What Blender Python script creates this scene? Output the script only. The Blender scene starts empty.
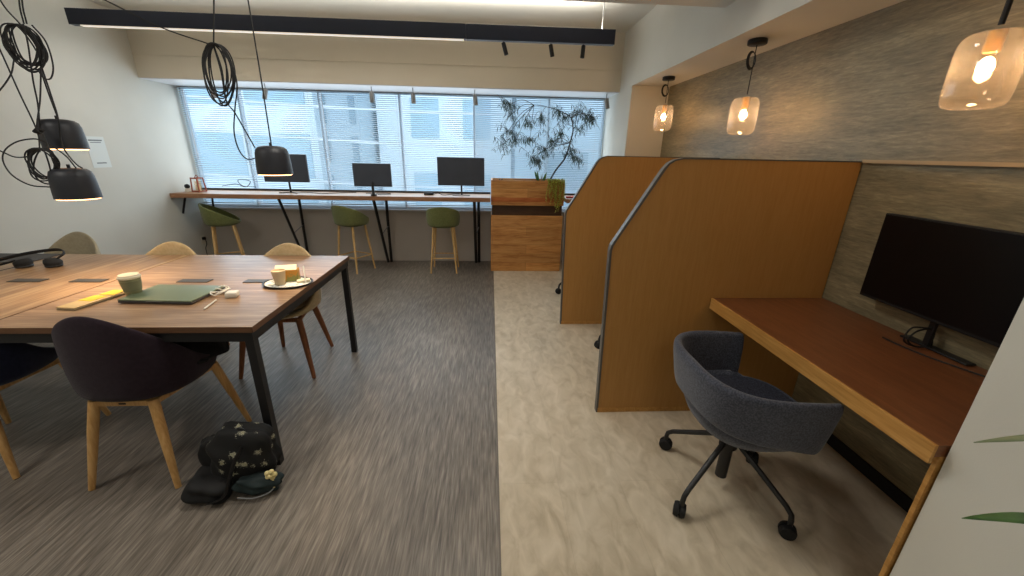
import bpy, bmesh, math, random
from mathutils import Vector, Matrix
random.seed(7)
scene = bpy.context.scene
COL = scene.collection
PI = math.pi

# ------------------------------------------------------------------ colours and materials
def lin(h):
    h = h.lstrip('#')
    out = []
    for i in (0, 2, 4):
        v = int(h[i:i+2], 16) / 255
        out.append(v / 12.92 if v <= .04045 else ((v + .055) / 1.055) ** 2.4)
    return (*out, 1)

def new_mat(name):
    m = bpy.data.materials.new(name); m.use_nodes = True
    nt = m.node_tree
    return m, nt, nt.nodes['Principled BSDF']

def mat(name, a, b=None, rough=.6, metal=0, scale=(6, 6, 6), detail=4, bump=0, spec=.5, sheen=0, lo=.35, hi=.65, bscale=None):
    m, nt, p = new_mat(name)
    p.inputs['Roughness'].default_value = rough
    p.inputs['Metallic'].default_value = metal
    p.inputs['Specular IOR Level'].default_value = spec
    if sheen:
        p.inputs['Sheen Weight'].default_value = sheen
    tc = nt.nodes.new('ShaderNodeTexCoord'); mp = nt.nodes.new('ShaderNodeMapping')
    mp.inputs['Scale'].default_value = scale
    nt.links.new(tc.outputs['Object'], mp.inputs['Vector'])
    n = nt.nodes.new('ShaderNodeTexNoise'); n.inputs['Scale'].default_value = 1
    n.inputs['Detail'].default_value = detail
    nt.links.new(mp.outputs['Vector'], n.inputs['Vector'])
    r = nt.nodes.new('ShaderNodeValToRGB')
    r.color_ramp.elements[0].position = lo; r.color_ramp.elements[1].position = hi
    r.color_ramp.elements[0].color = lin(a); r.color_ramp.elements[1].color = lin(b or a)
    nt.links.new(n.outputs['Fac'], r.inputs['Fac'])
    nt.links.new(r.outputs['Color'], p.inputs['Base Color'])
    if bump:
        bn = nt.nodes.new('ShaderNodeBump'); bn.inputs['Strength'].default_value = bump
        bn.inputs['Distance'].default_value = .01
        src = n
        if bscale:
            src = nt.nodes.new('ShaderNodeTexNoise'); src.inputs['Scale'].default_value = bscale
            nt.links.new(tc.outputs['Object'], src.inputs['Vector'])
        nt.links.new(src.outputs['Fac'], bn.inputs['Height'])
        nt.links.new(bn.outputs['Normal'], p.inputs['Normal'])
    return m

def wood(name, cols, scale, rough=.4, dist=0, spec=.4, seams=None, seamcol='#000000'):
    """streaked wood: two noises, coarse board tone and fine grain"""
    m, nt, p = new_mat(name)
    p.inputs['Roughness'].default_value = rough
    p.inputs['Specular IOR Level'].default_value = spec
    tc = nt.nodes.new('ShaderNodeTexCoord')
    fac = []
    for k, d in ((1, 3), (4, 5)):
        mp = nt.nodes.new('ShaderNodeMapping'); mp.inputs['Scale'].default_value = [v * k for v in scale]
        nt.links.new(tc.outputs['Object'], mp.inputs['Vector'])
        n = nt.nodes.new('ShaderNodeTexNoise'); n.inputs['Scale'].default_value = 1
        n.inputs['Detail'].default_value = d; n.inputs['Distortion'].default_value = dist
        nt.links.new(mp.outputs['Vector'], n.inputs['Vector']); fac.append(n.outputs['Fac'])
    mx = nt.nodes.new('ShaderNodeMix'); mx.data_type = 'FLOAT'
    mx.inputs[0].default_value = .45
    nt.links.new(fac[0], mx.inputs[2]); nt.links.new(fac[1], mx.inputs[3])
    r = nt.nodes.new('ShaderNodeValToRGB')
    el = r.color_ramp.elements
    while len(el) < len(cols): el.new(.5)
    for i, c in enumerate(cols):
        el[i].position = .36 + .28 * i / (len(cols) - 1); el[i].color = lin(c)
    nt.links.new(mx.outputs[0], r.inputs['Fac'])
    out = r.outputs['Color']
    if seams:
        rot, bw, bh, off, mort = seams
        mp = nt.nodes.new('ShaderNodeMapping'); mp.inputs['Rotation'].default_value = rot
        nt.links.new(tc.outputs['Object'], mp.inputs['Vector'])
        br = nt.nodes.new('ShaderNodeTexBrick'); br.inputs['Scale'].default_value = 1
        br.inputs['Brick Width'].default_value = bw; br.inputs['Row Height'].default_value = bh
        br.inputs['Mortar Size'].default_value = mort; br.offset = off
        br.inputs['Color1'].default_value = (1, 1, 1, 1); br.inputs['Color2'].default_value = (.72, .72, .72, 1)
        br.inputs['Mortar'].default_value = (.6, .6, .6, 1)
        nt.links.new(mp.outputs['Vector'], br.inputs['Vector'])
        mm = nt.nodes.new('ShaderNodeMix'); mm.data_type = 'RGBA'; mm.blend_type = 'MULTIPLY'
        mm.inputs[0].default_value = 1
        nt.links.new(out, mm.inputs[6]); nt.links.new(br.outputs['Color'], mm.inputs[7])
        out = mm.outputs[2]
    nt.links.new(out, p.inputs['Base Color'])
    return m

def emit(name, col, s):
    m, nt, p = new_mat(name)
    p.inputs['Base Color'].default_value = lin(col)
    p.inputs['Emission Color'].default_value = lin(col)
    p.inputs['Emission Strength'].default_value = s
    return m

def thin_glass(name, tint='#ffffff', gloss=.08, frost=0, frostcol='#ffffff'):
    m = bpy.data.materials.new(name); m.use_nodes = True
    nt = m.node_tree; nt.nodes.clear()
    o = nt.nodes.new('ShaderNodeOutputMaterial')
    t = nt.nodes.new('ShaderNodeBsdfTransparent'); t.inputs[0].default_value = lin(tint)
    g = nt.nodes.new('ShaderNodeBsdfGlossy'); g.inputs['Roughness'].default_value = .05
    a = nt.nodes.new('ShaderNodeMixShader'); a.inputs[0].default_value = gloss
    nt.links.new(t.outputs[0], a.inputs[1]); nt.links.new(g.outputs[0], a.inputs[2])
    last = a
    if frost:
        f = nt.nodes.new('ShaderNodeBsdfTranslucent'); f.inputs[0].default_value = lin(frostcol)
        b = nt.nodes.new('ShaderNodeMixShader')
        lw = nt.nodes.new('ShaderNodeLayerWeight'); lw.inputs[0].default_value = .35
        mr = nt.nodes.new('ShaderNodeMapRange')
        mr.inputs['To Min'].default_value = frost; mr.inputs['To Max'].default_value = min(1, frost * 2.4)
        nt.links.new(lw.outputs['Facing'], mr.inputs['Value']); nt.links.new(mr.outputs[0], b.inputs[0])
        nt.links.new(a.outputs[0], b.inputs[1]); nt.links.new(f.outputs[0], b.inputs[2])
        last = b
    nt.links.new(last.outputs[0], o.inputs[0])
    return m

M = {}
JARE = 115
M['paint'] = mat('white wall paint', '#cfcdc4', '#d6d4cb', rough=.85, scale=(1.5,)*3, spec=.2, bump=.05, bscale=300)
M['ceiling'] = mat('ceiling paint', '#dad8cf', '#e0ded6', rough=.9, scale=(1,)*3, spec=.1)
M['header'] = mat('beige beam paint', '#d4cbba', '#d9d0bf', rough=.85, scale=(1.2,)*3, spec=.15)
M['greywall'] = mat('grey lower wall', '#bfb8b0', '#c5beb6', rough=.8, scale=(2,)*3, spec=.2)
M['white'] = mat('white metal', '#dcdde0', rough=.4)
M['blind'] = mat('pale blue white blind slat', '#e6edf2', rough=.45)
M['black'] = mat('black powder coat', '#141416', '#18181a', rough=.45)
M['blackmat'] = mat('black matt', '#0c0c0e', rough=.75)
M['lampblack'] = mat('dark lamp enamel', '#20232b', rough=.5)
M['cord'] = mat('black cord', '#1b1b1c', rough=.7)
M['screen'] = mat('monitor screen', '#07070a', rough=.28, spec=.3)
M['screen2'] = mat('monitor back plastic', '#3a404c', '#3e4450', rough=.5)
M['greymetal'] = mat('grey metal', '#8b8d8e', rough=.4, metal=.3)
M['darkmetal'] = mat('dark grey metal', '#3a3836', rough=.45)
M['trimgrey'] = mat('grey edge band', '#54504c', '#5a5652', rough=.4)
M['chrome'] = mat('steel', '#b9b9b9', rough=.25, metal=.9)
M['barbody'] = mat('charcoal aluminium', '#161c2f', '#191f33', rough=.5)
M['ash'] = wood('pale ash wood', ['#b58a52', '#c69b62', '#d2aa72'], (30, 30, 3), .5)
M['birch'] = wood('stool beech', ['#c29a60', '#d0aa70', '#dab884'], (30, 30, 3), .5)
M['walnut'] = wood('reddish wood leg', ['#7a4a2c', '#8b5735', '#9a6440'], (30, 30, 3), .5)
M['tableX'] = wood('table laminate, grain across', ['#6f553f', '#8e6f54', '#a98c6c'], (1.6, 34, 34), .33, spec=.5)
M['tableY'] = wood('table laminate, grain lengthwise', ['#6f5339', '#8e6f50', '#a68a66'], (26, 1.4, 26), .33, spec=.5)
M['tableedge'] = wood('table edge band', ['#5d412c', '#6d4d34'], (3, 3, 40), .5)
M['counter'] = wood('counter wood', ['#8a6448', '#a37c5c', '#b58f6e'], (2, 30, 30), .4)
M['counteredge'] = wood('counter edge', ['#8a6244', '#9a6f4e', '#a87c5a'], (3, 30, 30), .5)
M['desk'] = wood('reddish desk top', ['#6b4024', '#734629', '#7c4d2e'], (30, 3, 30), .38, spec=.4)
M['deskedge'] = wood('oak desk edge', ['#a8783a', '#b88746', '#c69654'], (30, 2, 30), .5)
M['panel'] = wood('orange oak veneer', ['#ab7d42', '#af8146', '#b3854a'], (50, 50, 3), .5, spec=.35)
M['planter'] = wood('oak plank', ['#b87a40', '#d89a58', '#e6ae6c'], (2.2, 20, 22), .5, dist=.6,
                    seams=((PI/2, 0, 0), 1.1, .12, .4, .003))
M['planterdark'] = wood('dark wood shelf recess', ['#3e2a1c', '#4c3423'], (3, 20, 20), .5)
M['purple'] = mat('aubergine felt', '#2c222a', '#31272f', rough=.95, scale=(60,)*3, sheen=.1, spec=.1, bump=.2, bscale=500)
M['purplein'] = mat('aubergine seat fabric', '#2c242c', '#332932', rough=.95, scale=(60,)*3, sheen=.2, spec=.1)
M['navy'] = mat('navy felt', '#1d2033', '#23263b', rough=.95, scale=(60,)*3, sheen=.2, spec=.1)
M['beige'] = mat('beige felt', '#b9a681', '#c5b38f', rough=.95, scale=(50,)*3, sheen=.2, spec=.1)
M['beigegrey'] = mat('grey beige felt', '#a69c84', '#b0a68e', rough=.95, scale=(50,)*3, sheen=.2, spec=.1)
M['green'] = mat('moss green fabric', '#63683f', '#6c7146', rough=.9, scale=(60,)*3, sheen=.2, spec=.1)
M['office'] = mat('blue grey tweed', '#373a44', '#50535f', rough=.95, scale=(160,)*3, sheen=.25, spec=.1, lo=.4, hi=.6)
M['officein'] = mat('dark blue grey tweed', '#2b2d36', '#3e404b', rough=.95, scale=(160,)*3, spec=.1, lo=.4, hi=.6)
M['plastic'] = mat('white plastic', '#dcd8cc', rough=.45)
M['cream'] = mat('cream cardboard', '#e0d3b4', '#e6dabd', rough=.6)
M['leaf'] = mat('dark olive leaf', '#33443a', '#46594b', rough=.6)
M['leafy'] = mat('yellow green leaf', '#b4bb48', '#cfd468', rough=.6, scale=(40,)*3)
M['leafg'] = mat('mid green leaf', '#3f6b34', '#5a8646', rough=.5, scale=(40,)*3)
M['leafbig'] = mat('glossy green leaf', '#2f5424', '#4b7038', rough=.35, scale=(20,)*3)
M['leafpale'] = mat('pale grey green leaf', '#6c7a58', '#7e8a68', rough=.4, scale=(20,)*3)
M['bark'] = mat('bark', '#3b352d', '#4a4238', rough=.9, scale=(30,)*3)
M['soil'] = mat('soil', '#2c2118', '#3d2e22', rough=1, scale=(40,)*3)
M['copper'] = mat('copper red frame', '#a04f34', rough=.4, metal=.3)
M['bulb'] = emit('glowing bulb', '#ffcf98', JARE)
M['diff'] = emit('linear diffuser', '#fff1e0', .5)
M['lampinner'] = emit('pendant disc diffuser', '#ffc48a', 5)
M['brass'] = mat('brass socket', '#b8822e', rough=.35, metal=.7)
M['winglass'] = thin_glass('window glass', '#f4fbff', .06)
M['jar'] = thin_glass('frosted jar glass', '#fff2e0', .07, .055, '#fff6ee')

def slat_mat():
    m, nt, p = new_mat('pale translucent blind slat')
    p.inputs['Base Color'].default_value = lin('#e9eff3'); p.inputs['Roughness'].default_value = .5
    tr = nt.nodes.new('ShaderNodeBsdfTranslucent'); tr.inputs[0].default_value = lin('#e4eff6')
    mx = nt.nodes.new('ShaderNodeMixShader'); mx.inputs[0].default_value = .5
    nt.links.new(p.outputs[0], mx.inputs[1]); nt.links.new(tr.outputs[0], mx.inputs[2])
    nt.links.new(mx.outputs[0], nt.nodes['Material Output'].inputs[0])
    return m
M['blind'] = slat_mat()
# stone-look wall covering: horizontal streaks, warm grey green
def stone():
    m, nt, p = new_mat('grey green stone wall covering')
    p.inputs['Roughness'].default_value = .42; p.inputs['Specular IOR Level'].default_value = .45
    tc = nt.nodes.new('ShaderNodeTexCoord')
    facs = []
    for sc, d in (((3, 1.6, 12), 8), ((20, 14, 110), 8)):
        mp = nt.nodes.new('ShaderNodeMapping'); mp.inputs['Scale'].default_value = sc
        nt.links.new(tc.outputs['Object'], mp.inputs['Vector'])
        n = nt.nodes.new('ShaderNodeTexNoise'); n.inputs['Scale'].default_value = 1
        n.inputs['Detail'].default_value = d; n.inputs['Roughness'].default_value = .65; n.inputs['Distortion'].default_value = .4
        nt.links.new(mp.outputs['Vector'], n.inputs['Vector']); facs.append(n.outputs['Fac'])
    mx = nt.nodes.new('ShaderNodeMix'); mx.data_type = 'FLOAT'; mx.inputs[0].default_value = .5
    nt.links.new(facs[0], mx.inputs[2]); nt.links.new(facs[1], mx.inputs[3])
    r = nt.nodes.new('ShaderNodeValToRGB'); el = r.color_ramp.elements
    el.new(.5); el.new(.6)
    for i, (q, c) in enumerate(((.36, '#625a46'), (.47, '#7b7158'), (.55, '#8a7f63'), (.66, '#a89a78'))):
        el[i].position = q; el[i].color = lin(c)
    nt.links.new(mx.outputs[0], r.inputs['Fac']); nt.links.new(r.outputs['Color'], p.inputs['Base Color'])
    b = nt.nodes.new('ShaderNodeBump'); b.inputs['Strength'].default_value = .25; b.inputs['Distance'].default_value = .006
    nt.links.new(facs[1], b.inputs['Height']); nt.links.new(b.outputs['Normal'], p.inputs['Normal'])
    return m
M['stone'] = stone()

def carpet():
    """grey brown woven plank floor with short streaks along its length"""
    m, nt, p = new_mat('grey brown streaked floor')
    p.inputs['Roughness'].default_value = .4; p.inputs['Specular IOR Level'].default_value = .5
    tc = nt.nodes.new('ShaderNodeTexCoord')
    facs = []
    for sc in ((170, 9, 1), (60, 5, 1), (1.5, 1.0, 1)):
        mp = nt.nodes.new('ShaderNodeMapping'); mp.inputs['Scale'].default_value = sc
        nt.links.new(tc.outputs['Object'], mp.inputs['Vector'])
        n = nt.nodes.new('ShaderNodeTexNoise'); n.inputs['Scale'].default_value = 1; n.inputs['Detail'].default_value = 3
        nt.links.new(mp.outputs['Vector'], n.inputs['Vector']); facs.append(n.outputs['Fac'])
    a = nt.nodes.new('ShaderNodeMix'); a.data_type = 'FLOAT'; a.inputs[0].default_value = .5
    nt.links.new(facs[0], a.inputs[2]); nt.links.new(facs[1], a.inputs[3])
    b = nt.nodes.new('ShaderNodeMix'); b.data_type = 'FLOAT'; b.inputs[0].default_value = .25
    nt.links.new(a.outputs[0], b.inputs[2]); nt.links.new(facs[2], b.inputs[3])
    r = nt.nodes.new('ShaderNodeValToRGB'); el = r.color_ramp.elements; el.new(.5)
    for i, (q, c) in enumerate(((.37, '#4f4842'), (.5, '#716960'), (.63, '#938a7f'))):
        el[i].position = q; el[i].color = lin(c)
    nt.links.new(b.outputs[0], r.inputs['Fac']); nt.links.new(r.outputs['Color'], p.inputs['Base Color'])
    bn = nt.nodes.new('ShaderNodeBump'); bn.inputs['Strength'].default_value = .25; bn.inputs['Distance'].default_value = .003
    nt.links.new(facs[0], bn.inputs['Height']); nt.links.new(bn.outputs['Normal'], p.inputs['Normal'])
    return m
M['carpet'] = carpet()

def vinyl():
    m, nt, p = new_mat('beige stone vinyl planks')
    p.inputs['Roughness'].default_value = .45; p.inputs['Specular IOR Level'].default_value = .4
    tc = nt.nodes.new('ShaderNodeTexCoord')
    facs = []
    for sc, d in (((16, 8, 1), 7), ((2.0, 1.0, 1), 3)):
        mp = nt.nodes.new('ShaderNodeMapping'); mp.inputs['Scale'].default_value = sc
        nt.links.new(tc.outputs['Object'], mp.inputs['Vector'])
        n = nt.nodes.new('ShaderNodeTexNoise'); n.inputs['Scale'].default_value = 1; n.inputs['Detail'].default_value = d
        n.inputs['Distortion'].default_value = .8
        nt.links.new(mp.outputs['Vector'], n.inputs['Vector']); facs.append(n.outputs['Fac'])
    a = nt.nodes.new('ShaderNodeMix'); a.data_type = 'FLOAT'; a.inputs[0].default_value = .4
    nt.links.new(facs[0], a.inputs[2]); nt.links.new(facs[1], a.inputs[3])
    r = nt.nodes.new('ShaderNodeValToRGB'); el = r.color_ramp.elements; el.new(.5)
    for i, (q, c) in enumerate(((.34, '#b3a48c'), (.5, '#cabca4'), (.66, '#dacdb8'))):
        el[i].position = q; el[i].color = lin(c)
    nt.links.new(a.outputs[0], r.inputs['Fac'])
    br = nt.nodes.new('ShaderNodeTexBrick'); br.inputs['Scale'].default_value = 1
    mp = nt.nodes.new('ShaderNodeMapping'); mp.inputs['Rotation'].default_value = (0, 0, PI/2)
    mp.inputs['Location'].default_value = (0, .04, 0)
    nt.links.new(tc.outputs['Object'], mp.inputs['Vector']); nt.links.new(mp.outputs['Vector'], br.inputs['Vector'])
    br.inputs['Brick Width'].default_value = 1.2; br.inputs['Row Height'].default_value = .3
    br.inputs['Mortar Size'].default_value = .0015
    br.inputs['Color1'].default_value = (1, 1, 1, 1); br.inputs['Color2'].default_value = (.95, .95, .95, 1)
    br.inputs['Mortar'].default_value = (.88, .88, .88, 1)
    mm = nt.nodes.new('ShaderNodeMix'); mm.data_type = 'RGBA'; mm.blend_type = 'MULTIPLY'; mm.inputs[0].default_value = 1
    nt.links.new(r.outputs['Color'], mm.inputs[6]); nt.links.new(br.outputs['Color'], mm.inputs[7])
    nt.links.new(mm.outputs[2], p.inputs['Base Color'])
    return m
M['vinyl'] = vinyl()

def floral():
    """black cloth printed with pale blossoms"""
    m, nt, p = new_mat('black floral cloth')
    p.inputs['Roughness'].default_value = .8
    tc = nt.nodes.new('ShaderNodeTexCoord')
    v = nt.nodes.new('ShaderNodeTexVoronoi'); v.inputs['Scale'].default_value = 18; v.inputs['Randomness'].default_value = .9
    ns = nt.nodes.new('ShaderNodeTexNoise'); ns.inputs['Scale'].default_value = 45
    mxv = nt.nodes.new('ShaderNodeMix'); mxv.data_type = 'RGBA'; mxv.inputs[0].default_value = .04
    nt.links.new(tc.outputs['Object'], mxv.inputs[6]); nt.links.new(ns.outputs['Color'], mxv.inputs[7])
    nt.links.new(mxv.outputs[2], v.inputs['Vector'])
    r = nt.nodes.new('ShaderNodeValToRGB'); el = r.color_ramp.elements; el.new(.3)
    for i, (q, c) in enumerate(((.06, '#7d7a50'), (.14, '#a9a792'), (.24, '#060607'))):
        el[i].position = q; el[i].color = lin(c)
    nt.links.new(v.outputs['Distance'], r.inputs['Fac']); nt.links.new(r.outputs['Color'], p.inputs['Base Color'])
    return m
M['floral'] = floral()

# ------------------------------------------------------------------ mesh helpers
def add_box(bm, x0, x1, y0, y1, z0, z1, bev=0, mtx=None):
    r = bmesh.ops.create_cube(bm, size=1)
    vs = r['verts']
    for v in vs:
        v.co = Vector((x0 + (v.co.x + .5) * (x1 - x0), y0 + (v.co.y + .5) * (y1 - y0), z0 + (v.co.z + .5) * (z1 - z0)))
    if bev:
        es = list({e for v in vs for e in v.link_edges})
        rr = bmesh.ops.bevel(bm, geom=es, offset=bev, segments=3, affect='EDGES', profile=.5)
        vs = list({v for f in rr['faces'] for v in f.verts} | {v for v in vs if v.is_valid})
    if mtx:
        for v in vs: v.co = mtx @ v.co
    return vs

def add_lathe(bm, prof, seg=32, mtx=None, cx=0, cy=0, cap=True):
    rings = []
    for r, z in prof:
        rings.append([bm.verts.new((cx + r * math.cos(2*PI*i/seg), cy + r * math.sin(2*PI*i/seg), z)) for i in range(seg)])
    for a, b in zip(rings, rings[1:]):
        for i in range(seg):
            bm.faces.new((a[i], a[(i+1) % seg], b[(i+1) % seg], b[i]))
    if cap:
        bm.faces.new(rings[0][::-1]); bm.faces.new(rings[-1])
    if mtx:
        for rg in rings:
            for v in rg: v.co = mtx @ v.co
    return rings

def catmull(pts, n=8, closed=False):
    pts = [Vector(p) for p in pts]
    if len(pts) < 3 and not closed: return pts
    out = []
    N = len(pts)
    rng = range(N if closed else N - 1)
    for i in rng:
        p0 = pts[(i-1) % N] if closed or i > 0 else pts[0]*2 - pts[1]
        p1 = pts[i]; p2 = pts[(i+1) % N]
        p3 = pts[(i+2) % N] if closed or i + 2 < N else pts[-1]*2 - pts[-2]
        for k in range(n):
            t = k / n
            out.append(.5 * ((2*p1) + (p2-p0)*t + (2*p0-5*p1+4*p2-p3)*t*t + (3*p1-p0-3*p2+p3)*t**3))
    if not closed: out.append(pts[-1])
    return out

def add_tube(bm, pts, r, seg=8, smooth=0, closed=False, cap=True, flat=1):
    """tube along pts; r is a number or one radius per point"""
    if smooth: 
        n0 = len(pts)
        P = catmull(pts, smooth, closed)
        if not isinstance(r, (int, float)):
            rr = []
            for i in range(len(P)):
                t = i / (len(P)-1) * (n0-1); k = min(int(t), n0-2)
                rr.append(r[k] + (r[k+1]-r[k])*(t-k))
            r = rr
    else:
        P = [Vector(p) for p in pts]
    if isinstance(r, (int, float)): r = [r] * len(P)
    N = len(P); rings = []; nrm = None
    for i in range(N):
        if closed: t = (P[(i+1) % N] - P[i-1])
        else: t = P[min(i+1, N-1)] - P[max(i-1, 0)]
        t.normalize()
        if nrm is None:
            nrm = t.cross(Vector((0, 0, 1)) if abs(t.z) < .9 else Vector((1, 0, 0))).normalized()
        else:
            nrm = (nrm - t * nrm.dot(t)).normalized()
        b = t.cross(nrm)
        rings.append([bm.verts.new(P[i] + (nrm*math.cos(2*PI*k/seg)*flat + b*math.sin(2*PI*k/seg)) * r[i]) for k in range(seg)])
    prs = list(zip(rings, rings[1:])) + ([(rings[-1], rings[0])] if closed else [])
    for a, b in prs:
        for k in range(seg):
            bm.faces.new((a[k], a[(k+1) % seg], b[(k+1) % seg], b[k]))
    if cap and not closed:
        bm.faces.new(rings[0][::-1]); bm.faces.new(rings[-1])

def add_prism(bm, poly, axis, a, b):
    """extrude a 2D outline; axis 'y': poly is (x,z); 'x': (y,z); 'z': (x,y)"""
    def mk(u, v, w):
        return {'y': (u, w, v), 'x': (w, u, v), 'z': (u, v, w)}[axis]
    A = [bm.verts.new(mk(u, v, a)) for u, v in poly]; B = [bm.verts.new(mk(u, v, b)) for u, v in poly]
    n = len(poly)
    bm.faces.new(A); bm.faces.new(B[::-1])
    for i in range(n): bm.faces.new((A[i], B[i], B[(i+1) % n], A[(i+1) % n]))

def obj(name, bm, m, parent=None, smooth=False, recentre=None):
    bmesh.ops.recalc_face_normals(bm, faces=bm.faces)
    me = bpy.data.meshes.new(name); 
    o = bpy.data.objects.new(name, me); COL.objects.link(o)
    if recentre is None: recentre = parent is None
    if recentre:
        xs = [v.co for v in bm.verts]
        c = Vector(((min(v.x for v in xs)+max(v.x for v in xs))/2, (min(v.y for v in xs)+max(v.y for v in xs))/2, min(v.z for v in xs)))
        for v in bm.verts: v.co -= c
        o.location = c
    bm.to_mesh(me); bm.free()
    me.materials.append(M[m] if isinstance(m, str) else m)
    if smooth:
        for p in me.polygons: p.use_smooth = True
        me.set_sharp_from_angle(angle=math.radians(smooth if smooth is not True else 40))
    if parent: o.parent = parent
    return o

def tag(o, label, cat, group=None):
    o['label'] = label; o['category'] = cat
    if group: o['group'] = group
    return o

def thing(name, label, cat, loc=(0, 0, 0), rotz=0, group=None):
    o = bpy.data.objects.new(name, None); COL.objects.link(o)
    o.empty_display_size = .1
    o.location = loc; o.rotation_euler = (0, 0, rotz)
    return tag(o, label, cat, group)

def struct(name, bm, m, parent=None, smooth=False):
    o = obj(name, bm, m, parent, smooth)
    if not parent: o['kind'] = 'structure'
    return o

def copy_tree(o, parent=None):
    c = o.copy(); COL.objects.link(c)
    if parent: c.parent = parent
    for ch in list(o.children): copy_tree(ch, c)
    return c

def dup(o, loc, rotz, label=None, group=None):
    c = copy_tree(o); c.location = loc; c.rotation_euler = (0, 0, rotz)
    if label: c['label'] = label
    if group: c['group'] = group
    return c

def B(): return bmesh.new()
def box(name, m, parent, x0, x1, y0, y1, z0, z1, bev=0):
    bm = B(); add_box(bm, x0, x1, y0, y1, z0, z1, bev); return obj(name, bm, m, parent, smooth=bool(bev))
def tube(name, m, parent, pts, r, seg=8, smooth=0, closed=False):
    bm = B(); add_tube(bm, pts, r, seg, smooth, closed); return obj(name, bm, m, parent, smooth=True)
def lathe(name, m, parent, prof, seg=32, cap=True, mtx=None, cx=0, cy=0):
    bm = B(); add_lathe(bm, prof, seg, mtx, cx, cy, cap); return obj(name, bm, m, parent, smooth=True)
def sbox(name, m, x0, x1, y0, y1, z0, z1):
    bm = B(); add_box(bm, x0, x1, y0, y1, z0, z1); return struct(name, bm, m)

# ------------------------------------------------------------------ the room
XL, XR, XB, YB, YN, ZC, ZS = -3.8, 1.895, 1.49, 5.5, -2.6, 2.78, 2.195
sbox('floor', 'carpet', XL, .036, YN, YB, -.1, 0)
sbox('floor', 'vinyl', .044, XR, YN, YB, -.1, 0)
M['seam'] = mat('floor joint strip', '#6d655c', rough=.5)
sbox('trim_1', 'seam', .036, .044, YN, YB, -.1, .002)
sbox('ceiling', 'ceiling', XL, XB, YN, YB+.05, ZC, ZC+.1)
sbox('wall_left', 'paint', XL-.15, XL, YN-.15, YB+.05, -.1, ZC+.1)
sbox('wall_near', 'paint', XL, XR, YN-.15, YN, -.1, ZC+.1)
sbox('wall_right', 'stone', XR, XR+.15, YN-.15, YB+.05, -.1, ZC+.1)
sbox('wall_back', 'greywall', XL, XR, YB, YB+.05, -.1, .715)
sbox('wall_header', 'header', XL, XB, 4.92, YB+.05, 2.19, ZC)
sbox('wall_soffit', 'paint', XB, XR, YN, YB+.05, ZS, ZC+.1)
sbox('wall_pillar', 'paint', XB, XR, 4.5, YB+.05, 0, ZS)
sbox('wall_crossbeam', 'paint', XL, XB, 2.35, 2.85, 2.4, ZC)
sbox('wall_return', 'paint', 1.275, XR, YN, .806, 0, ZC)
sbox('baseboard_right', 'blackmat', XR-.012, XR, .806, 4.5, 0, .065)
sbox('baseboard_left', 'greymetal', XL, XL+.01, YN, YB, 0, .06)
M['ledge'] = mat('tan ledge', '#a58c66', '#ad946e', rough=.6)
sbox('trim_2', 'ledge', XR-.02, XR, .806, 1.97, 1.487, 1.503)
sbox('trim_4', 'white', XL, XB, 4.925, 5.5, 2.182, 2.1895)  # white board under the header; window bounce light put into its colour
sbox('window_sill', 'white', XL, XB, YB-.05, YB+.05, .715, .735)
# faint plaster joint along the header
sbox('trim_3', 'header', XL, XB, 4.912, 4.92, 2.405, 2.415)

# window: one ribbon of five bays
w = bpy.data.objects.new('window_1', None); COL.objects.link(w); w['kind'] = 'structure'; w.location = (0, 5.53, .735)
def wbox(name, m, x0, x1, y0, y1, z0, z1):
    o = box(name, m, w, x0, x1, y0-5.53, y1-5.53, z0-.735, z1-.735)
    return o
mull = [-3.8, -3.127, -2.151, -1.156, -.212, .76, 1.49]
bm = B()
add_box(bm, -3.8, 1.49, -.03, .03, 0, .04); add_box(bm, -3.8, 1.49, -.03, .03, 1.435, 1.455)
for x in mull:
    hw = .012 if x not in (-3.8, 1.49) else .012
    add_box(bm, x-hw, x+hw, -.035, .035, 0, 1.455)
obj('window_frame', bm, 'white', w)
for a, b in zip(mull, mull[1:]):
    wbox('window_pane', 'winglass', a+.02, b-.02, 5.527, 5.533, .775, 2.17)

# venetian blinds
def blind(x0, x1, tilt, label, pull):
    t = thing('venetian_blind', label, 'blind', ((x0+x1)/2, 5.462, .79), 0, 'white venetian blinds across the ribbon window')
    h = (x1-x0)/2
    box('headrail', 'greymetal', t, -h, h, -.02, .02, 1.382, 1.398)
    bm = B(); n = 58
    for i in range(n):
        z = .03 + i * (1.34/(n-1))
        dy, dz = .0125*math.cos(tilt), .0125*math.sin(tilt)
        vs = [bm.verts.new(p) for p in ((-h, -dy, z-dz), (h, -dy, z-dz), (h, 0, z+.002), (-h, 0, z+.002), (h, dy, z+dz), (-h, dy, z+dz))]
        bm.faces.new((vs[0], vs[1], vs[2], vs[3])); bm.faces.new((vs[3], vs[2], vs[4], vs[5]))
    s = obj('slats', bm, 'blind', t)
    md = s.modifiers.new('t', 'SOLIDIFY'); md.thickness = .0012
    box('bottom_rail', 'white', t, -h, h, -.013, .013, 0, .014)
    k = max(3, int(h*2/.55))
    for i in range(k):
        x = -h + .1 + (2*h-.2)*i/(k-1)
        tube('ladder_cord', 'white', t, [(x, -.014, .01), (x, -.014, 1.38)], .0012, 4)
    if pull: tube('tilt_wand', 'white', t, [(-h+.06, -.025, 1.36), (-h+.07, -.03, .55)], .004, 6)
blind(-3.793, -2.16, .42, 'leftmost venetian blind, slats nearly flat, beside the white left wall', True)
blind(-2.15, -.22, .42, 'middle venetian blind with nearly flat slats, behind the two right monitors', True)
blind(-.21, 1.483, .8, 'rightmost venetian blind, slats more closed, behind the indoor tree', False)

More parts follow.
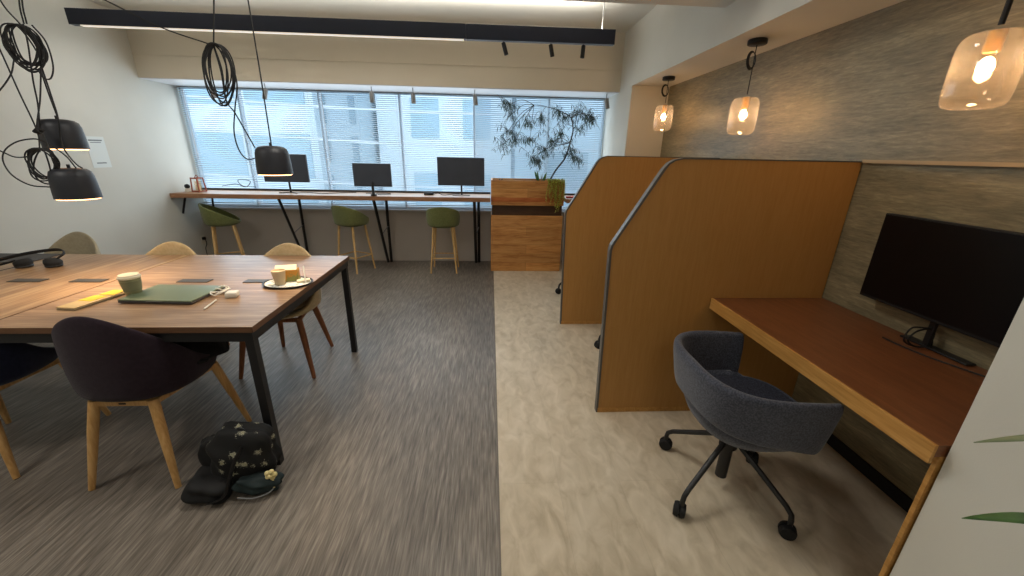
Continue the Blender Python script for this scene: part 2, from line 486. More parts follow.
# ------------------------------------------------------------------ outside
def building(label, x0, x1, y0, y1, z0, z1, m, wins, mw):
    t = thing('building', label, 'building', ((x0+x1)/2, y0, z0))
    box('wall', m, t, x0-(x0+x1)/2, x1-(x0+x1)/2, 0, y1-y0, 0, z1-z0)
    for (a, b, c, d) in wins:
        f = box('window', mw, t, a-(x0+x1)/2, b-(x0+x1)/2, -.04, .06, c-z0, d-z0)
    return t
M['bwhite'] = mat('pale facade', '#e3e9ec', '#eaf0f3', rough=.8)
M['bblue'] = mat('blue grey facade', '#cfdbe2', '#d6e1e7', rough=.7)
M['bgrey'] = mat('grey tower facade', '#a3b0b8', rough=.7)
M['bwin'] = mat('facade window', '#6f8592', rough=.2)
M['bwin2'] = mat('pale facade window', '#a9c4d2', rough=.2)
wins = [(x, x+1.7, z, z+1.3) for x in (-13.2, -11.2, -9.2, -7.2) for z in (-1.2, .6, 2.7)]
building('pale blue office building across the street, left behind the blinds', -14, -5.2, 13, 19, -7, 9, 'bwhite', wins, 'bwin2')
wins = [(-4.95+.28*i, -4.78+.28*i, z, z+.75) for i in (0, 3) for z in (-1.1, 0, 1.1, 2.2, 3.3)]
building('narrow grey stair tower with slit windows, behind the middle blind', -5.1, -3.85, 12.6, 16, -7, 9, 'bgrey', wins, 'bwin')
wins = [(x, x+.9, z, z+1.2) for x in (-2.6, -.9) for z in (-.4, 1.9)]
building('white building across the street seen behind the right monitors', -3.7, .7, 14, 19, -7, 9, 'bwhite', wins, 'bwin2')
building('blue grey building across the street, right behind the tree', .9, 9, 15, 20, -7, 8, 'bblue', [(2, 3.6, 0, 1.6), (4.4, 6, 0, 1.6)], 'bwin')
g = box('street', 'bwhite', None, -40, 40, 5.9, 60, -7.2, -7); g['kind'] = 'structure'
for i, (za, zb, sag) in enumerate(((3.1, 2.5, .3), (2.35, 1.6, .25), (1.2, .5, .2))):
    pts = [(-13+2.2*k, 11, za+(zb-za)*k/8 - sag*math.sin(PI*k/8)) for k in range(9)]
    tag(tube('overhead_cable', 'white', None, pts, .035, 6, 4),
        ['topmost pale overhead cable outside the window', 'middle pale overhead cable outside the window', 'lowest pale overhead cable outside the window'][i], 'cable', 'overhead cables outside')

# ------------------------------------------------------------------ window counter
def counter(x0, x1, label, legs):
    t = thing('window_counter', label, 'counter', ((x0+x1)/2, 4.92, 0))
    h = (x1-x0)/2; cx = (x0+x1)/2
    bm = B(); add_box(bm, -h, h, .012, .515, .917, .965, .002); obj('worktop', bm, 'counter', t)
    box('edge_band', 'counteredge', t, -h, h, 0, .012, .915, .966)
    box('cable_tray', 'darkmetal', t, -h, h, .485, .513, .966, .99)
    for x in legs:
        bm = B()
        lx = x-cx
        add_tube(bm, [(lx-.012, .06, .915), (lx-.012, .49, .004)], .019, 4)
        obj('leg', bm, 'black', t)
        bm = B(); add_tube(bm, [(lx+.03, .485, .915), (lx+.03, .495, .004)], .019, 4); obj('leg', bm, 'black', t)
        tube('brace', 'greymetal', t, [(lx, .28, .45), (lx+.03, .488, .52)], .006, 6)
    return t
wc = counter(XL+.005, 0, 'long wooden window counter on black V legs, under the three monitors', (-2.57, -1.43, -.19))
bm = B(); add_tube(bm, [(-1.79, .08, .91), (-1.86, .08, .72)], .014, 4); obj('bracket', bm, 'black', wc)
bm = B(); add_tube(bm, [(-1.70, .42, .91), (-1.72, .42, .70)], .014, 4); obj('bracket', bm, 'black', wc)
counter(.955, XB-.005, 'short end of the wooden window counter, right of the plank planter', ())

# monitors on the counter
def monitor(x, y, w_, z0, z1, rot, style, label, name='computer_monitor'):
    t = thing(name, label, 'monitor', (x, y, .966), rot)
    zb = z0-.966; zt = z1-.966
    bm = B(); add_box(bm, -w_/2, w_/2, -.012, .018, zb, zt, .006); obj('bezel', bm, 'screen2', t, smooth=True)
    box('screen', 'screen2', t, -w_/2+.008, w_/2-.008, -.0135, -.0125, zb+.016, zt-.008)
    if style == 'clamp':
        tube('neck', 'black', t, [(0, -.028, -.045), (0, -.028, .10), (0, .03, zb+.12)], .016, 10, 0)
        box('clamp', 'black', t, -.03, .03, -.045, .03, .001, .02, .004)
    else:
        tube('neck', 'black', t, [(0, .045, .008), (0, .035, zb+.1)], .012, 10)
        bm = B()
        add_tube(bm, [(-.11, -.03, .005), (0, .05, .005), (.11, -.03, .005)], .006, 6); obj('foot', bm, 'greymetal' if style == 'white' else 'black', t, smooth=True)
    bm = B(); add_box(bm, -.05, .05, .018, .04, zb+.06, zb+.16, .004); obj('mount_plate', bm, 'black', t, smooth=True)
    return t
monitor(-2.525, 5.15, .54, 1.10, 1.43, .0, 'foot', 'dark computer monitor on the window counter nearest the left wall, partly behind the hanging lamp')
monitor(-1.435, 5.0, .455, 1.075, 1.345, .0, 'clamp', 'small dark computer monitor clamped to the front of the window counter, middle one of three')
monitor(-.372, 5.15, .59, 1.09, 1.432, .0, 'white', 'dark computer monitor on the window counter nearest the plank planter')

# small things on the counter
t = thing('desk_speaker', 'small black round speaker on a white base at the left end of the counter', 'speaker', (-3.70, 5.1, .966))
lathe('base', 'plastic', t, [(.035, 0), (.038, .02), (.03, .045)], 24)
bm = B(); bmesh.ops.create_uvsphere(bm, u_segments=20, v_segments=12, radius=.028, matrix=Matrix.Translation((0, -.005, .068))); obj('ball', bm, 'blackmat', t, smooth=True)
t = thing('lantern', 'copper red open frame lantern at the left end of the counter', 'lantern', (-3.585, 5.12, .966), -.3)
bm = B()
for sx in (-.055, .055):
    for sy in (-.045, .045):
        add_tube(bm, [(sx, sy, .01), (sx*.85, sy*.85, .165)], .008, 6)
for z, k in ((.01, 1), (.165, .85)):
    add_tube(bm, [(-.055*k, -.045*k, z), (.055*k, -.045*k, z), (.055*k, .045*k, z), (-.055*k, .045*k, z)], .009, 6, closed=True)
obj('frame', bm, 'copper', t, smooth=True)
lathe('candle_glass', 'jar', t, [(.03, .012), (.034, .03), (.034, .13)], 24, cap=False)
lathe('candle', 'cream', t, [(.022, .012), (.022, .09)], 20)
tube('handle', 'copper', t, [(-.03, 0, .17), (0, 0, .2), (.03, 0, .17)], .004, 6, 6)
def cable(pts, label, r=.004, m='cord', group=None, sm=6):
    return tag(tube('cable', m, None, pts, r, 6, sm), label, 'cable', group)
cable([(-3.356, 5.200, 1.035), (-3.194, 5.220, 1.060), (-3.068, 5.200, 1.027), (-3.034, 5.250, 1.097), (-3.208, 5.300, 1.103), (-3.132, 5.250, 1.035), (-2.969, 5.240, 1.026)], 'tangled black cable on the counter left of the first monitor')
cable([(-2.45, 5.13, .972), (-2.3, 5.2, .971), (-2.1, 5.12, .971), (-1.9, 5.25, .971), (-1.75, 5.3, .971)], 'black cable lying on the counter between the first and second monitor')
cable([(-1.42, 5.1, .971), (-1.28, 5.16, .971), (-1.34, 5.25, .972), (-1.6, 5.22, .971)], 'short black cable on the counter under the middle monitor')
bm = B(); add_box(bm, -.06, .06, -.03, .03, 0, .028, .008)
pa = obj('power_adapter', bm, 'blackmat', None, smooth=True); pa.location = (-.79, 5.17, .966); tag(pa, 'black power adapter on the counter left of the right-hand monitor', 'adapter')
cable([(-.73, 5.17, .975), (-.68, 5.22, .985), (-.6, 5.16, .97), (-.5, 5.24, .972), (-.4, 5.24, .98)], 'black cable from the adapter to the right-hand monitor')
tube('x', 'cord', None, [(0, 0, 0), (0, 0, .1)], .003); bpy.data.objects.remove(bpy.data.objects['x'])
bm = B(); add_box(bm, -.07, .07, -.03, .03, 0, .02, .008)
ro = obj('pencil_case', bm, mat('red cloth', '#b8433a', rough=.8), None, smooth=True); ro.location = (1.04, 5.06, .966); tag(ro, 'small red pouch on the counter right of the planter', 'pouch')
t = thing('wall_outlet', 'outlet with a dangling plug on the left wall below the counter', 'outlet', (XL, 5.27, .28))
box('plate', 'plastic', t, .001, .008, -.035, .035, 0, .11, .003)
bm = B(); add_box(bm, .008, .04, -.02, .02, .055, .09, .006); obj('plug', bm, 'blackmat', t, smooth=True)
tube('cord', 'cord', t, [(.035, 0, .07), (.05, -.01, 0), (.03, -.02, -.06), (.02, .0, -.2), (.02, .05, -.27)], .004, 6, 6)

# header spotlights
def spot_shape(t, m, L, r, stem, tiltx, tilty):
    tube('stem', m, t, [(0, 0, 0), (0, 0, -stem)], .005, 8)
    mt = Matrix.Translation((0, 0, -stem)) @ Matrix.Rotation(tilty, 4, 'Y') @ Matrix.Rotation(tiltx, 4, 'X')
    lathe('barrel', m, t, [(r*.9, .01), (r, .004), (r, -L), (r*.85, -L), (r*.8, -L+.012)], 20, mtx=mt)
for (x, tl, lab) in ((-3.24, .1, 'small grey spotlight under the header, hidden behind the coiled cord'),
                (-2.63, -.3, 'small grey spotlight under the header, above the leftmost monitor'),
                (-1.41, -.05, 'small grey spotlight under the header, above the middle monitor'),
                (-.925, 0, 'small grey spotlight under the header, between the middle and right monitor'),
                (-.19, .12, 'small grey spotlight under the header, above the right monitor'),
                (1.42, .25, 'small grey spotlight under the header at the right end of the window, above the tree')):
    t = thing('spotlight', lab, 'spotlight', (x*.965, 5.02, 2.181), 0, 'grey spotlights under the window header')
    spot_shape(t, 'greymetal', .105, .026, .06, .1, -tl)

# ------------------------------------------------------------------ planter with tree
t = thing('planter_cabinet', 'tall oak plank planter cabinet with a dark gap below its upper box', 'planter', (.47, 5.19, 0))
hx = .463
box('lower_cabinet', 'planter', t, -hx, hx, -.19, .24, 0, .74, .003)
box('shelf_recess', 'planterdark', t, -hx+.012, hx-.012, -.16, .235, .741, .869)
bm = B()
add_box(bm, -hx, hx, -.195, -.175, .87, 1.176); add_box(bm, -hx, hx, .215, .235, .87, 1.176)
add_box(bm, -hx, -hx+.02, -.175, .215, .87, 1.176); add_box(bm, hx-.02, hx, -.175, .215, .87, 1.176); add_box(bm, -hx+.02, hx-.02, -.175, .215, .87, .89)
obj('planter_box', bm, 'planter', t)
box('accent_board', wood('reddish plank', ['#a5582c', '#b86a38', '#c67a46'], (2, 20, 22), .5), t, -hx-.001, hx+.001, -.1975, -.1951, .915, .968)
box('soil', 'soil', t, -hx+.021, hx-.021, -.174, .214, .9, 1.15)

def leaf_quad(bm, p, d, L, W, up=Vector((0, 0, 1)), droop=.3):
    """a slim pointed leaf of four segments that bends downwards"""
    d = d.normalized(); s = d.cross(up)
    if s.length < .05: s = d.cross(Vector((1, 0, 0)))
    s.normalize()
    prev = None; q = p.copy(); dd = d.copy()
    for i, wd in enumerate((.25, 1, .85, .0)):
        if wd == 0:
            v = bm.verts.new(q); bm.faces.new((prev[0], prev[1], v)); return
        cur = (bm.verts.new(q - s*W*wd/2), bm.verts.new(q + s*W*wd/2))
        if prev: bm.faces.new((prev[0], prev[1], cur[1], cur[0]))
        prev = cur; q = q + dd * (L/3); dd = (dd + Vector((0, 0, -droop))).normalized()

t = thing('indoor_tree', 'slender indoor tree with drooping dark narrow leaves, growing from the planter', 'tree', (.76, 5.2, 1.151))
o0 = Vector((.76, 5.2, 1.151))
def rel(p): return Vector(p) - o0
trunk = [(.76, 5.2, 1.151), (0.844, 5.200, 1.302), (0.948, 5.180, 1.451), (0.996, 5.160, 1.631), (1.023, 5.160, 1.783), (0.988, 5.160, 1.919), (0.872, 5.160, 1.984), (0.696, 5.150, 2.034), (0.524, 5.140, 2.051)]
bm = B(); add_tube(bm, [rel(p) for p in trunk], [.011, .0105, .010, .009, .0075, .006, .005, .004, .0025], 8, 5); obj('trunk', bm, 'bark', t, smooth=True)
clusters = [((0.232, 5.100, 2.050), .10), ((0.260, 5.150, 1.945), .08), ((0.215, 5.150, 1.753), .10), ((0.154, 5.100, 1.589), .10), ((0.331, 5.200, 1.653), .10), ((0.490, 5.150, 1.655), .10),
            ((0.438, 5.200, 1.863), .07), ((0.622, 5.200, 1.913), .07), ((0.518, 5.100, 1.444), .10), ((0.683, 5.150, 1.542), .12), ((0.771, 5.100, 1.636), .11), ((0.933, 5.200, 1.921), .09), ((0.838, 5.100, 1.977), .08),
            ((1.056, 5.150, 1.987), .10), ((1.182, 5.200, 1.949), .07), ((1.260, 5.100, 1.921), .08), ((1.094, 5.200, 1.786), .10), ((1.038, 5.150, 1.549), .09), ((1.094, 5.200, 1.454), .08), ((0.606, 5.200, 1.420), .09), ((0.870, 5.200, 1.723), .09)]
src = [Vector(p) for p in trunk[3:]]
bm = B(); bl = B()
rnd = random.Random(3)
for c, rad in clusters:
    c = Vector(c)
    s0 = min(src, key=lambda p: (p-c).length)
    mid = (s0+c)/2 + Vector((0, rnd.uniform(-.03, .03), .05))
    add_tube(bm, [rel(s0), rel(mid), rel(c)], [.004, .003, .002], 5, 5)
    for k in range(13):
        e = c + Vector((rnd.uniform(-1, 1), rnd.uniform(-.9, .9), rnd.uniform(-.8, .9))) * rad * 1.6
        add_tube(bm, [rel(c), rel((c+e)/2 + Vector((0, 0, .015))), rel(e)], [.0018, .0014, .001], 4, 3)
        for j in range(8):
            p = c.lerp(e, rnd.uniform(.1, 1))
            a = rnd.uniform(0, 2*PI)
            d = Vector((math.cos(a), math.sin(a), rnd.uniform(-1.1, .25)))
            leaf_quad(bl, rel(p), d, rnd.uniform(.06, .11), rnd.uniform(.006, .010), droop=.4)
obj('branches', bm, 'bark', t, smooth=True); obj('foliage', bl, 'leaf', t)

t = thing('trailing_plant', 'yellow green trailing plant spilling over the right front of the planter', 'plant', (.82, 5.02, 1.151))
bm = B(); bl = B()
for k in range(16):
    x = -.1 + .2*k/15; ln = rnd.uniform(.12, .33) * (1.1 if x > 0 else .8)
    pts = [Vector((x, .06, .0)), Vector((x, .0, .045)), Vector((x+rnd.uniform(-.01, .01), -.042, .0)), Vector((x+rnd.uniform(-.02, .02), -.045, -ln*.5)), Vector((x+rnd.uniform(-.03, .03), -.045, -ln))]
    add_tube(bm, pts, .0015, 4, 4)
    C = catmull(pts, 8)
    for p in C[6:]:
        for q in range(3):
            d = Vector((rnd.uniform(-1, 1), rnd.uniform(-1, -.1), rnd.uniform(-.6, .8)))
            leaf_quad(bl, p, d, rnd.uniform(.012, .022), rnd.uniform(.009, .014), droop=.2)
obj('vines', bm, 'leafg', t); obj('leaves', bl, 'leafy', t)
t = thing('snake_plant', 'small upright green plant standing in the planter beside the tree trunk', 'plant', (.64, 5.12, 1.151))
bl = B()
for k in range(13):
    a = rnd.uniform(0, 2*PI); d = Vector((math.cos(a)*.45, math.sin(a)*.45, 1))
    leaf_quad(bl, Vector((math.cos(a)*.03, math.sin(a)*.03, 0)), d, rnd.uniform(.09, .17), .028, up=Vector((math.sin(a), -math.cos(a), 0.1)), droop=-.02)
obj('leaves', bl, 'leafg', t)
t = thing('snake_plant', 'tiny dark sprout in the planter soil near its left end', 'plant', (.13, 5.08, 1.151))
bl = B()
for k in range(9):
    a = 2*PI*k/9; leaf_quad(bl, Vector((0, 0, 0)), Vector((math.cos(a)*.6, math.sin(a)*.6, 1)), .05, .012, up=Vector((math.sin(a), -math.cos(a), .1)), droop=.05)
obj('leaves', bl, 'leaf', t)

# ------------------------------------------------------------------ linear light bar
t = thing('linear_light', 'long charcoal linear ceiling light bar hanging in front of the beige header', 'ceiling light', (-1.2, 4.0, 2.44))
x0, x1 = -3.51+1.2, 1.113+1.2
bm = B(); add_box(bm, x0, -.218+1.2, -.03, .03, 0, .116); obj('body', bm, 'barbody', t)
bm = B(); add_box(bm, -.216+1.2, x1, -.03, .03, -.002, .116, .002); obj('track_body', bm, 'barbody', t)
box('diffuser', 'diff', t, x0+.08, -.24+1.2, -.022, .022, -.006, -.0005)
box('uplight_strip', 'diff', t, x0+.08, x1-.05, -.02, .02, .1165, .119)
for x in (.995,):
    tube('suspension_wire', 'white', t, [(x+1.2, 0, .117), (x+1.2, 0, ZC-2.44-.001)], .004, 6)
for x, ty, tx in ((.115, -.3, .0), (.54, -.25, .15), (.838, .05, .0)):
    s = thing('track_spotlight', {.115: 'black track spotlight under the light bar, leftmost of three, aimed right', .54: 'black track spotlight under the light bar, middle of three', .838: 'black track spotlight under the light bar, rightmost, hanging straight down'}[x], 'spotlight', (x, 4.0, 2.437), 0, 'black spotlights on the light bar')
    spot_shape(s, 'black', .09, .019, .018, tx, ty)

# ------------------------------------------------------------------ tables
def table(x0, x1, label, grain, slots, corners):
    t = thing('conference_table', label, 'table', ((x0+x1)/2, 2.2, 0))
    cx = (x0+x1)/2; y0, y1 = 1.59-2.2, 2.82-2.2
    bm = B(); add_box(bm, x0-cx+.002, x1-cx-.002, y0+.002, y1-.002, .741, .765); obj('tabletop', bm, grain, t)
    bm = B()
    add_box(bm, x0-cx, x1-cx, y0, y0+.0018, .738, .7645); add_box(bm, x0-cx, x1-cx, y1-.0018, y1, .738, .7645)
    if 'R' in corners: add_box(bm, x1-cx-.0018, x1-cx, y0, y1, .738, .7645)
    obj('edge_band', bm, 'tableedge', t)
    bm = B()
    a, b = x0-cx+.012, x1-cx-.012
    add_box(bm, a, b, y0+.01, y0+.05, .69, .7405); add_box(bm, a, b, y1-.05, y1-.01, .69, .7405)
    add_box(bm, a, a+.04, y0+.05, y1-.05, .69, .7405); add_box(bm, b-.04, b, y0+.05, y1-.05, .69, .7405)
    obj('apron_frame', bm, 'black', t)
    for c in (corners if corners != 'L' else ''):
        lx = b-.045 if c == 'R' else a
        for ly in (y0+.01, y1-.055):
            bm = B(); add_box(bm, lx+.004, lx+.042, ly+.003, ly+.041, 0, .689, .002); obj('leg', bm, 'black', t)
    for sx in slots:
        bm = B(); add_box(bm, sx-cx-.085, sx-cx+.085, -.006, .05, .7655, .769, .001); obj('cable_flap', bm, 'darkmetal', t)
    return t
table(-2.142, -1.03, 'right-hand conference table with crosswise grain, laptop and tray on it', 'tableX', (-1.335, -1.70), 'R')
table(-3.55, -2.146, 'left-hand conference table with lengthwise grain, headphones on it', 'tableY', (-2.60, -2.275), 'L')

# things on the tables
bm = B(); add_box(bm, -.3, .21, -.12, .11, 0, .004, .0015)
m_ = obj('desk_mat', bm, mat('charcoal felt', '#3d3b3a', '#454240', rough=.95, scale=(90,)*3), None); m_.location = (-3.24, 2.70, .7655); tag(m_, 'dark grey flat mat at the far left edge of the table', 'mat')

t = thing('headphones', 'black over-ear headphones lying on the left-hand table', 'headphones', (-2.83, 2.5, .7658), .1)
for sx in (-.075, .085):
    mt = Matrix.Translation((sx, 0, .028)) @ Matrix.Rotation(.25 if sx > 0 else -.25, 4, 'Y')
    e = lathe('ear_cup', 'blackmat', t, [(.02, -.024), (.036, -.022), (.042, -.008), (.042, .008), (.032, .02), (.012, .024)], 28, mtx=mt)
    bm = B(); add_tube(bm, [(sx+.032*math.cos(a), .032*math.sin(a), .004+.004) for a in [2*PI*i/24 for i in range(24)]], .009, 8, closed=True)
    obj('ear_pad', bm, 'black', e, smooth=True)
pts = [(.115, .0, .05), (.12, .05, .075), (.04, .10, .085), (-.1, .06, .07), (-.2, -.02, .045), (-.22, -.09, .02), (-.15, -.05, .03), (-.1, -.01, .045)]
bm = B(); add_tube(bm, pts, [.006, .009, .011, .011, .011, .01, .008, .006], 8, 8, flat=.5); obj('headband', bm, 'blackmat', t, smooth=True)
tube('cord', 'cord', t, [(-.09, -.04, .01), (-.12, -.1, .004), (-.1, -.16, .004), (-.16, -.2, .004), (-.3, -.17, .004)], .002, 6, 6)

# laptop
bm = B()
A = [(-1.775, 1.885), (-1.385, 1.835), (-1.488, 2.105), (-1.862, 2.088)]
t = thing('laptop', 'closed sage green laptop on the right-hand table', 'laptop', (-1.63, 1.975, .7665), -.06)
bm = B(); add_box(bm, -.18, .18, -.118, .118, .002, .012, .003); obj('base', bm, 'darkmetal', t, smooth=True)
bm = B(); add_box(bm, -.18, .18, -.118, .118, .013, .020, .003); obj('lid', bm, mat('sage green aluminium', '#66745a', '#6a785e', rough=.4, metal=.2), t, smooth=True)
bm = B(); add_box(bm, -.04, .04, -.1195, -.117, .0125, .0145); obj('notch', bm, 'greymetal', t)

# paper pad, sticky notes, cup
t = thing('folder', 'thin beige folder of papers on the table beside the paper cup', 'folder', (-1.968, 1.905, .7665), -.07)
bm = B(); add_prism(bm, [(-.045, -.12), (.05, -.125), (.075, .12), (-.02, .125)], 'z', 0, .003); obj('back_cover', bm, mat('grey beige card', '#8b7c5e', rough=.7), t)
bm = B(); add_prism(bm, [(-.043, -.116), (.046, -.121), (.071, .116), (-.018, .121)], 'z', .0032, .009); obj('paper', bm, 'cream', t)
bm = B(); add_prism(bm, [(-.045, -.12), (.05, -.125), (.075, .12), (-.02, .125)], 'z', .0092, .012); obj('front_cover', bm, mat('tan card', '#b59a68', '#bda270', rough=.6), t)
my = mat('yellow sticky note', '#cfb01c', '#d6b824', rough=.7)
for i, (x, y, r, lb) in enumerate(((-1.962, 1.905, -.2, 'yellow sticky note nearest the front on the beige folder'), (-1.936, 1.985, -.1, 'yellow sticky note nearest the paper cup on the beige folder'))):
    bm = B(); add_box(bm, -.036, .036, -.036, .036, 0, .0015)
    o = obj('sticky_note', bm, my); o.location = (x, y, .7788+.0017*i); o.rotation_euler = (0, 0, r); tag(o, lb, 'sticky note', 'yellow sticky notes on the folder')
t = thing('paper_cup', 'sage paper cup with a cream lid standing between folder and laptop', 'cup', (-1.866, 2.055, .7658)); t.location = (-1.848, 2.03, .7658)
t.location = (-1.824, 1.973, 0.766)
lathe('body', mat('sage paper', '#8c8b6c', '#94936f', rough=.6), t, [(.029, 0), (.031, .002), (.043, .098)], 32)
lathe('sleeve', mat('sage sleeve', '#7d7d60', rough=.8), t, [(.0365, .035), (.0425, .085)], 32, cap=False)
lathe('lid', 'cream', t, [(.044, .097), (.0465, .099), (.0465, .106), (.042, .110), (.041, .116), (.036, .117)], 32)

# tray with breakfast
TR = (-1.15, 2.14)
t = thing('serving_tray', 'round white tray with a black rim at the right edge of the table', 'tray', (TR[0]-.005, TR[1]+.035, .7658))
bm = B(); add_lathe(bm, [(.12, 0), (.128, .002), (.135, .012), (.131, .013), (.122, .006)], 48); 
for v in bm.verts: v.co.y *= .78
obj('rim', bm, 'black', t, smooth=True)
bm = B(); add_lathe(bm, [(.122, .0065), (.122, .0085)], 48)
for v in bm.verts: v.co.y *= .78
obj('liner', bm, mat('tray liner print', '#8e958c', '#e4e4da', rough=.6, scale=(60,)*3, lo=.4, hi=.5), t)
t = thing('drink_cup', 'pale paper cup of coffee standing on the tray', 'cup', (TR[0]-.03, TR[1]+.0, .7746))
lathe('body', mat('kraft cream paper', '#d8c3a0', rough=.6), t, [(.024, 0), (.026, .002), (.036, .082), (.034, .082), (.031, .07)], 32)
lathe('coffee', mat('milk coffee', '#c69f66', rough=.4), t, [(.0005, .068), (.0305, .0685)], 32, cap=False)
t = thing('sandwich_box', 'orange and green printed food box behind the cup on the tray', 'box', (TR[0]-.018, TR[1]+.068, .7746), .25)
bm = B(); add_box(bm, -.06, .06, -.028, .028, 0, .07, .004); obj('carton', bm, mat('printed carton', '#c98b35', '#8e8b4a', rough=.6, scale=(25,)*3, lo=.45, hi=.55), t, smooth=True)
bm = B(); add_prism(bm, [(-.028, .0705), (.028, .0705), (0, .094)], 'x', -.055, .055); obj('flap', bm, 'cream', t)
bm = B(); add_box(bm, -.035, .035, -.02, .02, 0, .014, .004)
o = obj('napkin', bm, 'cream', None, smooth=True); o.location = (TR[0]+.075, TR[1]+.05, .7746); o.rotation_euler = (0, 0, .5); tag(o, 'folded cream napkin at the right of the tray', 'napkin')
t = tag(tube('drinking_straw', 'plastic', None, [(-1.05, 2.16, .777), (-1.075, 2.215, .86)], .004, 8), 'white straw leaning up from the right side of the tray', 'straw')
# charger
t = thing('phone_charger', 'white charger brick with a coiled cable beside the laptop', 'charger', (-1.335, 1.965, .7658), .25)
bm = B(); add_box(bm, -.027, .027, -.025, .025, 0, .028, .006); obj('brick', bm, 'plastic', t, smooth=True)
pts = []
for i in range(40):
    a = i*.75; r = .026 + .008*math.sin(i*1.7)
    pts.append((-.075+r*math.cos(a)*1.1+.0002*i, .07+.045*math.sin(a*.5)+r*math.sin(a), .006+.016*abs(math.sin(i*.9))))
pts.append((-.03, .03, .008)); pts.append((-.015, .02, .012))
tube('cord', 'plastic', t, pts, .0028, 6, 4)
tag(tube('pen', 'plastic', None, [(-1.358, 1.785, 0.770), (-1.379, 1.905, 0.770)], .0042, 8), 'white pen lying right of the laptop', 'pen')

# ------------------------------------------------------------------ bucket chairs
def bucket(R0x, R0y, lean, H, z0, p=1.0, dip=.025, na=48, nr=5, nw=8, backlean=.06, front=.03, tail=0, fy=1):
    """a shell: seat pan with a rim that rises towards the back (-y)"""
    bm = B()
    c = bm.verts.new((0, 0, z0))
    rows = []
    for i in range(1, nr+nw+1):
        row = []
        for k in range(na):
            a = 2*PI*k/na          # 0 = +x, PI/2 = front
            phi = abs(((a - 1.5*PI + PI) % (2*PI)) - PI)   # 0 at the back, PI at the front
            h = front + H * (.5+.5*math.cos(phi))**p
            ex = 2.5
            ca, sa = math.cos(a), math.sin(a)
            q = (abs(ca)**ex + abs(sa)**ex) ** (-1/ex)
            if i <= nr:
                s = i/nr
                r = q*s*.93; z = z0 + dip*s**3
            else:
                s = (i-nr)/nw
                r = q*(.93 + .07*math.sin(s*PI/2) + lean*h*s); z = z0 + dip + (h-dip if h > dip else 0)*s**1.25
            x = R0x*r*ca; y = R0y*r*sa
            if i > nr:
                bw = (.5+.5*math.cos(phi))
                y -= backlean*s*s*bw
                x *= 1 - tail*s*s*bw
            if sa > 0: y *= fy
            row.append(bm.verts.new((x, y, z)))
        rows.append(row)
    for k in range(na): bm.faces.new((c, rows[0][k], rows[0][(k+1) % na]))
    for a, b in zip(rows, rows[1:]):
        for k in range(na): bm.faces.new((a[k], b[k], b[(k+1) % na], a[(k+1) % na]))
    return bm

def finish_shell(o, th=.022):
    md = o.modifiers.new('thick', 'SOLIDIFY'); md.thickness = th; md.offset = 1
    md2 = o.modifiers.new('sub', 'SUBSURF'); md2.levels = 1; md2.render_levels = 2
    for p in o.data.polygons: p.use_smooth = True

def cushion(bm, rx, ry, z0, z1, cy=0):
    add_lathe(bm, [(.6, z0), (.93, z0+.004), (1, (z0+z1)/2), (.93, z1-.004), (.6, z1), (.2, z1+.004)], 40)
    for v in bm.verts:
        a = math.atan2(v.co.y, v.co.x); q = (abs(math.cos(a))**2.6 + abs(math.sin(a))**2.6) ** (-1/2.6)
        v.co.x *= rx*q; v.co.y = v.co.y*ry*q + cy

def bucket_chair(label, shell, inner, leg, group=None):
    t = thing('bucket_chair', label, 'chair', (0, 0, 0), 0, group)
    o = obj('shell', bucket(.232, .20, .12, .395, .430, p=1.8, tail=.10, backlean=-.015, fy=1.16), shell, t); finish_shell(o)
    bm = B(); cushion(bm, .195, .185, .462, .492, .01); obj('seat_cushion', bm, inner, t, smooth=True)
    bm = B()
    fr = [(-.125, -.15), (.125, -.15), (.175, .17), (-.175, .17)]
    P = [Vector((x, y, .41)) for x, y in fr]
    for a, b in zip(P, P[1:]+P[:1]):
        d = (b-a); ln = d.length; ang = math.atan2(d.y, d.x)
        add_box(bm, 0, ln, -.011, .011, -.014, .012, .003, Matrix.Translation(a) @ Matrix.Rotation(ang, 4, 'Z'))
    obj('seat_rail', bm, leg, t)
    for (x, y), (fx, fy) in zip(fr, ((-.19, -.235), (.19, -.235), (.245, .235), (-.245, .235))):
        bm = B(); add_tube(bm, [(x, y, .422), (x+(fx-x)*.35, y+(fy-y)*.35, .28), (fx, fy, .002)], [.021, .0205, .0125], 12); obj('leg', bm, leg, t, smooth=True)
    return t
ch = bucket_chair('dark aubergine bucket chair on ash legs, in front of the right-hand table', 'purple', 'purplein', 'ash')
box('maker_plate', 'blackmat', ch, -.015, .015, -.163, -.1615, .406, .414)
ch.location = (-1.635, 1.715, 0)
def recolour(c, shell, inner, leg):
    for k in c.children:
        n = k.name.split('.')[0]
        mm = {'shell': shell, 'seat_cushion': inner, 'seat_rail': leg, 'leg': leg}.get(n)
        if mm:
            if k.data.materials[0] != M[mm]:
                k.data = k.data.copy(); k.data.materials[0] = M[mm]
    for k in list(c.children):
        if k.name.startswith('maker_plate'): bpy.data.objects.remove(k)
nv = dup(ch, (-2.45, 1.77, 0), .12, 'dark navy bucket chair at the left-hand table, mostly cut off by the left edge'); recolour(nv, 'navy', 'navy', 'ash')
b3 = dup(ch, (-1.46, 2.64, 0), PI, 'beige bucket chair on the far side behind the tray, legs visible right of the table', 'beige chairs on the far side of the tables'); recolour(b3, 'beige', 'beige', 'walnut')
b2 = dup(b3, (-2.27, 2.66, 0), PI+.05, 'beige bucket chair behind the middle of the tables, only its rounded back showing'); 
b1 = dup(b3, (-3.24, 2.98, 0), PI-.1, 'grey beige bucket chair behind the headphones, leftmost of the far side'); recolour(b1, 'beigegrey', 'beigegrey', 'walnut')
for c in b1.children: pass

